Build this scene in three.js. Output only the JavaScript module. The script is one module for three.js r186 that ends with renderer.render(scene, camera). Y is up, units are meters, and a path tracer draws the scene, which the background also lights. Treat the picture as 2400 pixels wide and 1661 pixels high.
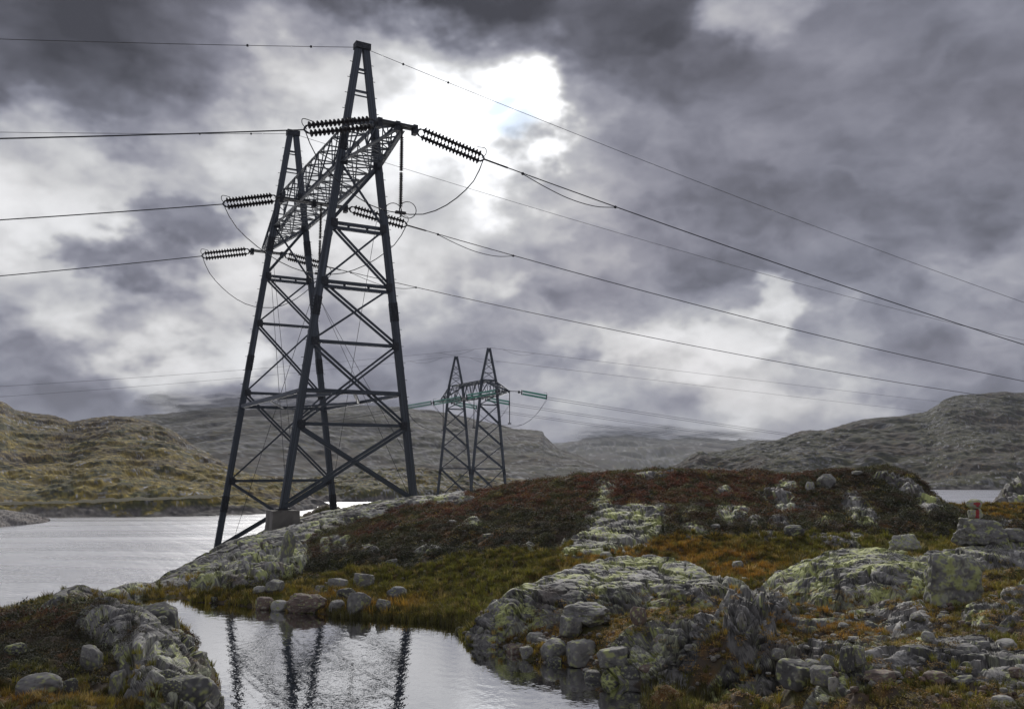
import * as THREE from 'three';
import { mergeGeometries } from 'three/addons/utils/BufferGeometryUtils.js';

// ------------------------------------------------------------------ camera, sky, sun, exposure
const scene = new THREE.Scene();
const RAD = Math.PI / 180;
const camera = new THREE.PerspectiveCamera(44.85, 2400 / 1661, 0.1, 20000);   // eye at the origin: heights are metres above or below the eye
camera.position.set(0, 0, 0);
camera.rotation.set(7.36 * RAD, 0, 0);
const renderer = new THREE.WebGLRenderer({ antialias: true });
renderer.toneMapping = THREE.LinearToneMapping;
renderer.toneMappingExposure = 1.8;
renderer.shadowMap.enabled = true;

const smooth = (a, b, x) => { const t = Math.min(1, Math.max(0, (x - a) / (b - a))); return t * t * (3 - 2 * t); };
const mix = (a, b, t) => a + (b - a) * t;
const clamp = (x, a, b) => Math.min(b, Math.max(a, x));
function rng(seed) { let s = seed >>> 0; return () => { s = (s + 0x6d2b79f5) | 0; let t = Math.imul(s ^ (s >>> 15), 1 | s); t = (t + Math.imul(t ^ (t >>> 7), 61 | t)) ^ t; return ((t ^ (t >>> 14)) >>> 0) / 4294967296; }; }
// gradient noise
const PERM = new Uint8Array(512);
{ const r = rng(7), p = [...Array(256).keys()]; for (let i = 255; i > 0; i--) { const j = Math.floor(r() * (i + 1)); [p[i], p[j]] = [p[j], p[i]]; } for (let i = 0; i < 512; i++) PERM[i] = p[i & 255]; }
const GX = [1, -1, 1, -1, 1, -1, 1, -1, 0, 0, 0, 0, 1, -1, 0, 0], GY = [1, 1, -1, -1, 0, 0, 0, 0, 1, -1, 1, -1, 1, 1, -1, -1], GZ = [0, 0, 0, 0, 1, 1, -1, -1, 1, 1, -1, -1, 0, 0, 1, -1];
function noise(x, y, z) {
  const fx = Math.floor(x), fy = Math.floor(y), fz = Math.floor(z), X = fx & 255, Y = fy & 255, Z = fz & 255;
  x -= fx; y -= fy; z -= fz;
  const u = x * x * x * (x * (x * 6 - 15) + 10), v = y * y * y * (y * (y * 6 - 15) + 10), w = z * z * z * (z * (z * 6 - 15) + 10);
  const A = PERM[X] + Y, AA = PERM[A] + Z, AB = PERM[A + 1] + Z, B = PERM[X + 1] + Y, BA = PERM[B] + Z, BB = PERM[B + 1] + Z;
  const g = (h, a, b, c) => { h &= 15; return GX[h] * a + GY[h] * b + GZ[h] * c; };
  return mix(mix(mix(g(PERM[AA], x, y, z), g(PERM[BA], x - 1, y, z), u), mix(g(PERM[AB], x, y - 1, z), g(PERM[BB], x - 1, y - 1, z), u), v),
    mix(mix(g(PERM[AA + 1], x, y, z - 1), g(PERM[BA + 1], x - 1, y, z - 1), u), mix(g(PERM[AB + 1], x, y - 1, z - 1), g(PERM[BB + 1], x - 1, y - 1, z - 1), u), v), w);
}
function fbm(x, y, z, o = 4, gain = 0.5) { let a = 1, s = 0, n = 0; for (let i = 0; i < o; i++) { s += a * noise(x, y, z); n += a; a *= gain; x = x * 2.03 + 17.1; y = y * 2.03 + 3.7; z = z * 2.03 + 9.2; } return s / n; }
// cellular noise: nearest and second nearest cell, the cell's own random numbers and its centre
const W = { f1: 0, f2: 0, r: 0, r2: 0, r3: 0, dx: 0, dy: 0, dz: 0 };
function hash(i, j, k) { let h = (Math.imul(i, 374761393) + Math.imul(j, 668265263) + Math.imul(k, 2147483647 - 61)) | 0; h = Math.imul(h ^ (h >>> 13), 1274126177); return (h ^ (h >>> 16)) >>> 0; }
function cells(x, y, z) {
  const X = Math.floor(x), Y = Math.floor(y), Z = Math.floor(z); let f1 = 9, f2 = 9, best = 0;
  for (let i = -1; i <= 1; i++) for (let j = -1; j <= 1; j++) for (let k = -1; k <= 1; k++) {
    const h = hash(X + i, Y + j, Z + k), dx = X + i + (h & 1023) / 1023 - x, dy = Y + j + ((h >>> 10) & 1023) / 1023 - y, dz = Z + k + ((h >>> 20) & 1023) / 1023 - z, d = dx * dx + dy * dy + dz * dz;
    if (d < f1) { f2 = f1; f1 = d; best = h; W.dx = dx; W.dy = dy; W.dz = dz; } else if (d < f2) f2 = d;
  }
  W.f1 = Math.sqrt(f1); W.f2 = Math.sqrt(f2);
  const q = Math.imul(best ^ 0x9e3779b9, 2654435761) >>> 0; W.r = (q & 1023) / 1023; W.r2 = ((q >>> 10) & 1023) / 1023; W.r3 = ((q >>> 20) & 1023) / 1023;
  return W;
}

// The sky: a broken deck of cloud, thin and bright where the sun stands behind it. Brightness of the deck by azimuth (-32 to 32 degrees, every 4)
// and height (0 to 33 degrees, every 3), torn up by noise; beyond that the deck goes on at its mean brightness.
const SUN_AZ = -1.5, SUN_EL = 24;
const DECK = [[120,121,122,123,127,131,138,147,160,164,166,165,166,162,150,136,130],[122,123,129,133,130,131,137,147,162,168,171,174,178,172,155,137,131],[131,134,153,161,147,145,144,145,147,160,177,193,194,176,155,142,140],[154,160,167,172,168,166,161,156,153,167,173,173,182,166,150,147,158],[202,173,172,183,193,192,187,183,181,161,145,134,143,140,136,137,142],[220,213,188,190,206,207,204,197,185,160,141,128,128,130,133,137,139],[172,179,183,194,209,214,214,211,206,176,150,130,132,135,139,141,138],[110,122,143,175,202,215,222,225,225,184,153,135,140,144,146,144,138],[106,105,116,139,171,200,220,225,218,172,145,136,139,144,144,142,134],[106,108,112,119,135,159,177,173,149,125,114,120,143,146,142,142,133],[106,108,111,109,103,96,91,89,90,98,106,114,132,141,142,142,134],[106,108,111,108,103,96,91,89,90,98,106,114,132,141,142,142,134]];
function deckAt(az, el) {
  const x = clamp((az + 32) / 4, 0, 15.999), y = clamp(el / 3, 0, 10.999), i = Math.floor(x), j = Math.floor(y);
  const w = (t) => t * t * (3 - 2 * t), a = mix(x - i, w(x - i), 0.5), b = mix(y - j, w(y - j), 0.5);
  return mix(mix(DECK[j][i], DECK[j][i + 1], a), mix(DECK[j + 1][i], DECK[j + 1][i + 1], a), b);
}
// separate puffs and holes in the deck: azimuth, height, half width, half height (degrees), change in brightness
const PUFFS = [[-27.2, 9.4, 3.6, 2.0, 44], [-20.4, 6.0, 2.8, 2.6, 50], [-21.5, 14.6, 3.2, 1.4, -52], [-26.0, 12.4, 2.4, 1.2, -46], [-29, 16.5, 5, 2.6, 18], [-17, 11, 4, 2, 18], [-12, 17, 5, 4, 8], [13.0, 6.8, 3.6, 1.5, 34], [16.3, 10.2, 1.9, 1.1, 44], [19.2, 3.8, 5, 1.1, 26], [-1.4, 11.9, 2.4, 1.1, 24],
  [18.0, 29.0, 3, 1.8, 30], [-3, 24.0, 4.5, 2.6, 30], [0.0, 21.6, 2.7, 3.2, 46], [-13, 22.3, 5.0, 3.6, 10], [5.5, 7.6, 3.4, 1.2, 26], [30, 11.2, 3, 1.1, 18], [-26, 25, 7, 2.5, -10], [10, 26, 6, 2, -10]];
{
  const w = 4096, h = 2048, data = new Float32Array(w * h * 4), lin = (c) => Math.pow(c / 255, 2.2);
  const sun = [Math.cos(SUN_EL * RAD) * Math.sin(SUN_AZ * RAD), Math.sin(SUN_EL * RAD), -Math.cos(SUN_EL * RAD) * Math.cos(SUN_AZ * RAD)];
  for (let row = 0; row < h; row++) {
    const el = ((row + 0.5) / h - 0.5) * 180;
    for (let col = 0; col < w; col++) {
      const o = (row * w + col) * 4; data[o + 3] = 1;
      if (el < -0.5) { data[o] = 0.2; data[o + 1] = 0.2; data[o + 2] = 0.22; continue; }
      const round = ((col + 0.5) / w - 0.5) * 2 * Math.PI, c = Math.cos(el * RAD), X = Math.cos(round) * c, Y = Math.sin(el * RAD), Z = Math.sin(round) * c;
      const az = Math.atan2(X, -Z) / RAD;
      // cloud coordinates: flat layers seen from below, stretched less than a true plane towards the horizon
      const k = 2.2 / (Y + 0.3), cx = X * k * 1.4, cz = Z * k * 1.4;
      const out = smooth(30, 46, Math.abs(az)) + smooth(29, 40, el), far = Math.min(1, out);
      const q1 = fbm(cx * 0.8, 4.1, cz * 0.8, 2), q2 = fbm(cx * 0.8 + 31, 8.3, cz * 0.8, 2), e1 = fbm(X * 13, Y * 20, Z * 13, 5, 0.55), e2 = fbm(X * 13 + 9, Y * 20, Z * 13, 5, 0.55);
      const wa = az + q1 * 3 + e1 * 6.5, we = el + q2 * 1.6 + e2 * 3.4;
      let L = deckAt(wa, we);
      const soft = fbm(X * 9 + 3, Y * 15, Z * 9, 5, 0.5), puff = 1 - Math.abs(fbm(X * 11 + e1 * 0.5, Y * 19 + e2 * 0.5, Z * 11, 6, 0.55)) * 3.4;
      for (const [pa, pe, sa, se, d] of PUFFS) {
        const u = (wa - pa) / sa, v = (we - pe) / se, r2 = u * u + v * v;
        if (r2 < 7) L += d * smooth(2.8, 0.0, r2 * (1 - soft * 0.9)) * clamp(1 + soft * 0.8, 0.3, 1.7);
      }
      L += soft * mix(44, 30, smooth(2, 16, az)) + puff * mix(8, 19, smooth(24, 8, el));
      const rest = 158 + q1 * 50 + soft * 60 + 16 * smooth(40, 80, el);
      L = mix(L, rest, far);
      L = 133 + (L - 146) * 1.24 - 5 * smooth(4, 14, az); if (L > 195) L += e2 * 34 * smooth(195, 235, L); if (L > 205) L = 205 + 50 * (1 - Math.exp(-(L - 205) / 50));   // thin cloud brightens softly
      L = clamp(L, 74, 255);
      const gap = smooth(1.6, 0.0, Math.min(((az + e1 * 2 - 0.5) / 1.5) ** 2 + ((el + e2 * 1.6 - 22.3) / 1.0) ** 2, ((az + e1 * 2 + 0.9) / 1.3) ** 2 + ((el + e2 * 1.6 - 23.5) / 0.7) ** 2));
      L = mix(L, 212, gap * 0.6);
      let lum = lin(L) / 1.8;
      const s = X * sun[0] + Y * sun[1] + Z * sun[2], glow = Math.exp(-(1 - s) * 110);
      lum *= 1 + glow * 0.8 * smooth(205, 250, L);
      const g = smooth(215, 120, L), hole = gap;
      const warm = fbm(cx * 0.6 + 50, 2, cz * 0.6, 2) * 0.07;
      data[o] = lum * (1.0 - 0.07 * g - 0.14 * hole + warm * 0.5);
      data[o + 1] = lum * (1.0 - 0.05 * g - 0.04 * hole);
      data[o + 2] = lum * (1.02 + 0.15 * g + 0.1 * hole - warm * 0.3);
    }
  }
  const sky = new THREE.DataTexture(data, w, h, THREE.RGBAFormat, THREE.FloatType);
  sky.mapping = THREE.EquirectangularReflectionMapping; sky.magFilter = THREE.LinearFilter; sky.needsUpdate = true;
  scene.background = sky; scene.environment = sky;
}
const sunLight = new THREE.DirectionalLight(new THREE.Color(1, 0.965, 0.92), 1.5);
sunLight.name = 'sun';
sunLight.position.set(Math.sin(SUN_AZ * RAD) * 200, Math.tan(SUN_EL * RAD) * 200, -Math.cos(SUN_AZ * RAD) * 200);
sunLight.target.position.set(0, -3, -25);
sunLight.castShadow = true; sunLight.shadow.radius = 20; sunLight.shadow.mapSize.set(4096, 4096);
Object.assign(sunLight.shadow.camera, { left: -60, right: 60, top: 60, bottom: -60, near: 1, far: 500 });
scene.add(sunLight, sunLight.target);

// ------------------------------------------------------------------ helpers
const used = new Map();
function numbered(name) { const n = used.get(name) ?? 0; used.set(name, n + 1); return n ? name + '_' + String(n).padStart(3, '0') : name; }
function lit(o) { o.castShadow = true; o.receiveShadow = true; return o; }
function mesh(name, geometry, material, parent) { const o = lit(new THREE.Mesh(geometry, material)); o.name = parent ? name : numbered(name); (parent ?? scene).add(o); return o; }
function tag(o, label, category, group) { o.userData.label = label; o.userData.category = category; if (group) o.userData.group = group; return o; }
function thing(name, label, category, position = [0, 0, 0], turn = 0, group) { const o = new THREE.Group(); o.name = numbered(name); o.position.set(...position); o.rotation.y = turn; scene.add(o); return tag(o, label, category, group); }
function structure(o) { o.userData.kind = 'structure'; return o; }
function stuff(o, label) { o.userData.kind = 'stuff'; if (label) o.userData.label = label; return o; }
const lin = (r, g, b) => new THREE.Color().setRGB(r, g, b);
const mat = (color, roughness = 1, more = {}) => new THREE.MeshStandardMaterial({ color, roughness, ...more });
const coloured = (roughness, more = {}) => new THREE.MeshStandardMaterial({ color: 0xffffff, vertexColors: true, roughness, ...more });
// ------------------------------------------------------------------ the near ground: a smooth surface through surveyed spots (x, height, z)
const POND = -4, LAKE = -25;
const SPOTS = [[-11.37,-3.56,-22.0],[-11.72,-3.79,-25.0],[-12.19,-4.07,-28.0],[-12.96,-4.26,-33.0],[-13.84,-4.38,-38.0],[-16.78,-4.98,-50.0],[-15.35,-4.36,-50.0],[-11.89,-3.26,-43.5],[-10.56,-2.87,-45.0],[-10.56,-2.98,-52.0],[-7.37,-2.26,-47.0],[-5.13,-1.93,-45.5],[-2.95,-1.67,-43.0],[-1.01,-1.15,-41.0],[0.98,-0.83,-40.0],[3.45,-0.48,-39.0],[5.37,-0.33,-39.0],[6.91,-0.22,-39.0],[8.71,-0.37,-38.5],[10.66,-0.36,-38.0],[13.08,-0.4,-38.0],[14.77,-0.29,-38.0],[16.67,-0.33,-38.5],[17.37,-0.62,-38.0],[17.31,-1.04,-36.0],[16.48,-1.51,-33.0],[15.69,-1.85,-30.0],[-11.33,-4.15,-30.0],[-10.89,-3.95,-33.0],[-8.98,-3.48,-33.0],[-7.29,-2.97,-34.0],[-5.31,-2.46,-34.0],[-3.52,-2.17,-36.0],[-0.86,-1.77,-35.0],[1.69,-1.5,-34.5],[4.23,-1.17,-34.5],[6.57,-1.13,-33.5],[8.9,-1.27,-33.0],[11.14,-1.41,-32.5],[13.17,-1.39,-32.0],[13.95,-1.65,-31.0],[-9.58,-3.88,-27.5],[-8.13,-3.69,-28.0],[-6.08,-3.42,-28.5],[-4.23,-3.07,-29.0],[-2.19,-2.67,-30.0],[0.0,-2.39,-30.0],[2.16,-2.35,-29.5],[4.24,-2.24,-29.0],[6.25,-2.2,-28.5],[8.34,-2.13,-28.5],[10.43,-2.06,-28.5],[12.02,-2.16,-28.0],[-6.14,-3.77,-25.4],[-3.77,-3.67,-26.0],[-1.96,-3.3,-27.0],[0.0,-2.91,-27.5],[2.57,-2.8,-26.5],[5.15,-2.68,-26.5],[7.73,-2.55,-26.5],[9.48,-2.56,-26.0],[11.16,-2.45,-25.5],[-2.34,-3.82,-24.2],[-0.59,-3.46,-24.5],[0.61,-3.12,-25.0],[-11.09,-4.03,-26.39],[-9.41,-4.03,-25.99],[-7.83,-4.03,-25.37],[-6.61,-4.03,-24.5],[-5.06,-4.03,-23.88],[-3.85,-4.03,-23.49],[-2.66,-4.03,-22.98],[-1.74,-4.03,-22.56],[-1.33,-4.16,-20.61],[-0.77,-4.16,-19.94],[-0.09,-4.16,-19.23],[0.74,-4.16,-18.11],[1.38,-4.34,-17.04],[2.09,-4.34,-16.22],[2.73,-4.34,-15.47],[3.31,-4.34,-14.79],[3.87,-4.34,-14.06],[4.39,-4.34,-13.42],[-11.75,-4.03,-25.37],[-10.39,-4.03,-24.5],[-9.14,-4.03,-23.42],[-8.0,-4.03,-21.76],[-6.7,-4.03,-19.15],[-6.01,-4.03,-17.96],[-5.37,-4.03,-16.59],[-4.81,-4.03,-14.87],[-4.45,-4.03,-13.52],[-10.95,-4.7,-25.22],[-10.1,-4.7,-24.92],[-9.21,-4.7,-24.5],[-7.18,-4.7,-23.3],[-5.25,-4.7,-21.81],[-3.52,-4.7,-21.54],[-2.22,-4.7,-21.01],[-5.38,-4.7,-18.73],[-3.44,-4.7,-17.96],[-1.72,-4.7,-17.96],[-0.4,-4.7,-16.59],[-4.11,-4.7,-15.42],[-2.12,-4.7,-14.87],[-0.35,-4.7,-14.87],[0.68,-4.7,-14.41],[-3.01,-4.7,-12.75],[-1.14,-4.7,-12.06],[0.9,-4.7,-12.75],[-2.07,-4.7,-21.54],[0.67,-4.7,-15.69],[1.57,-4.7,-15.02],[0.24,-4.7,-16.59],[2.25,-4.7,-13.95],[1.22,-4.7,-15.98],[-0.79,-3.73,-20.6],[0.51,-3.51,-21.0],[1.93,-3.43,-20.0],[3.47,-3.34,-20.0],[5.26,-3.26,-19.5],[6.34,-3.14,-18.8],[0.45,-3.84,-18.6],[1.62,-3.7,-16.9],[2.83,-3.5,-16.4],[3.78,-3.41,-15.8],[5.18,-3.24,-16.6],[6.94,-3.09,-18.0],[7.82,-2.84,-18.0],[8.77,-2.66,-17.3],[9.81,-2.59,-17.5],[10.36,-2.57,-17.3],[5.64,-3.02,-23.3],[7.25,-2.87,-23.0],[9.01,-2.67,-23.2],[10.8,-2.47,-23.4],[11.87,-2.26,-22.2],[13.35,-2.22,-22.5],[2.58,-3.59,-15.0],[3.34,-3.52,-14.0],[3.8,-3.38,-13.5],[4.41,-3.18,-13.2],[5.53,-3.03,-13.6],[6.67,-2.84,-13.9],[7.54,-2.71,-13.9],[8.29,-2.63,-13.8],[3.59,-3.47,-13.0],[3.94,-3.28,-12.2],[4.37,-3.09,-11.5],[5.11,-2.93,-11.3],[6.19,-2.87,-11.8],[6.71,-2.81,-11.9],[6.99,-2.79,-11.8],[5.6,-2.88,-10.7],[6.08,-2.8,-10.4],[3.24,-2.85,-8.6],[4.25,-2.72,-8.2],[2.23,-3.36,-9.5],[8.74,-2.53,-13.0],[6.31,-2.72,-9.5],[13.23,-2.43,-19.5],[16.1,-2.17,-30.0],[18.16,-2.09,-31.0],[13.64,-2.32,-28.0],[24.67,-2.03,-42.0],[23.68,-2.23,-44.0],[29.06,-1.88,-52.0],[30.68,-0.8,-52.0],[32.79,0.01,-52.0],[33.53,0.38,-50.0],[23.97,-1.86,-35.0],[-10.98,-3.26,-19.0],[-12.71,-3.8,-22.0],[-13.35,-3.83,-22.0],[-11.78,-3.55,-22.0],[-15.15,-4.53,-25.0],[-13.99,-4.52,-25.5],[-13.67,-4.45,-27.0],[-16.39,-4.81,-58.0],[-12.42,-3.74,-62.0],[-11.71,-3.25,-19.0],[-10.72,-3.23,-19.5],[-9.07,-3.01,-18.8],[-8.92,-3.17,-15.5],[-8.3,-3.12,-16.0],[-7.58,-3.04,-16.6],[-6.83,-3.08,-15.8],[-5.73,-3.25,-14.6],[-7.44,-3.13,-13.0],[-6.3,-3.18,-13.2],[-5.18,-3.32,-12.8],[-6.56,-3.09,-11.5],[-5.52,-3.12,-11.6],[-4.55,-3.44,-12.0],[-7.76,-3.01,-12.5],[-5.52,-2.99,-9.0],[-4.04,-3.04,-8.6],[-3.13,-3.31,-8.8],[-0.41,-2.66,-4.5],[-1.32,-2.83,-4.2],[0.76,-2.66,-4.2],[-14.12,-4.94,-27.33],[-21.47,-10.34,-41.55],[-14.27,-5.17,-30.43],[-21.07,-10.57,-44.92],[-14.59,-5.45,-33.5],[-20.98,-10.85,-48.17],[-15.15,-5.64,-38.58],[-21.0,-11.04,-53.48],[-15.89,-5.76,-43.64],[-21.37,-11.16,-58.67],[-18.69,-6.36,-55.69],[-23.79,-11.76,-70.86],[-17.11,-5.24,-55.74],[-21.81,-11.14,-71.03],[-13.47,-4.14,-49.29],[-17.69,-10.04,-64.72],[-11.93,-3.75,-50.84],[-15.58,-9.65,-66.42],[-11.75,-3.86,-57.88],[-14.93,-9.76,-73.56],[-8.3,-3.14,-52.93],[-10.77,-9.04,-68.73],[-5.8,-2.81,-51.46],[-7.59,-8.71,-67.36],[-3.36,-2.55,-48.99],[-4.46,-8.45,-64.95],[-1.15,-2.25,-47.0],[-1.55,-8.15,-62.99],[1.13,-1.93,-46.0],[1.52,-7.83,-61.99],[3.98,-1.58,-44.98],[5.39,-7.48,-60.91],[6.19,-1.43,-44.94],[8.38,-7.33,-60.79],[7.96,-1.32,-44.91],[10.75,-7.22,-60.66],[10.04,-1.47,-44.35],[13.57,-7.37,-59.96],[12.28,-1.46,-43.78],[16.6,-7.36,-59.18],[15.04,-1.5,-43.67],[20.25,-7.4,-58.8],[16.95,-1.39,-43.59],[22.74,-7.29,-58.51],[19.05,-1.43,-44.01],[25.41,-7.33,-58.69],[19.87,-1.72,-43.46],[26.52,-7.62,-58.01],[19.91,-2.14,-41.41],[26.85,-8.04,-55.83],[19.16,-2.61,-38.37],[26.31,-8.51,-52.68],[18.47,-2.95,-35.32],[25.88,-8.85,-49.5],[-62.07,-33.0,-70.0],[-36.65,-33.0,-62.0],[-33.25,-33.0,-75.0],[-23.4,-31.0,-95.0],[-4.68,-18.0,-95.0],[14.04,-18.0,-95.0],[32.76,-20.0,-95.0],[54.18,-20.0,-100.0],[66.5,-14.0,-90.0],[-16.65,-5.5,-26.0],[-18.92,-9.0,-32.0],[-17.59,-9.0,-34.0],[-17.73,-6.0,-24.0],[-22.17,-8.0,-25.0],[-24.83,-16.0,-42.0],[-21.53,-15.0,-46.0],[41.75,-5.0,-75.0],[48.03,-4.0,-75.0],[-18.37,-5.55,-54.51],[-11.9,-3.3,-58.14],[-5.19,-2.0,-45.8],[-11.17,-3.35,-42.46]];
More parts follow.
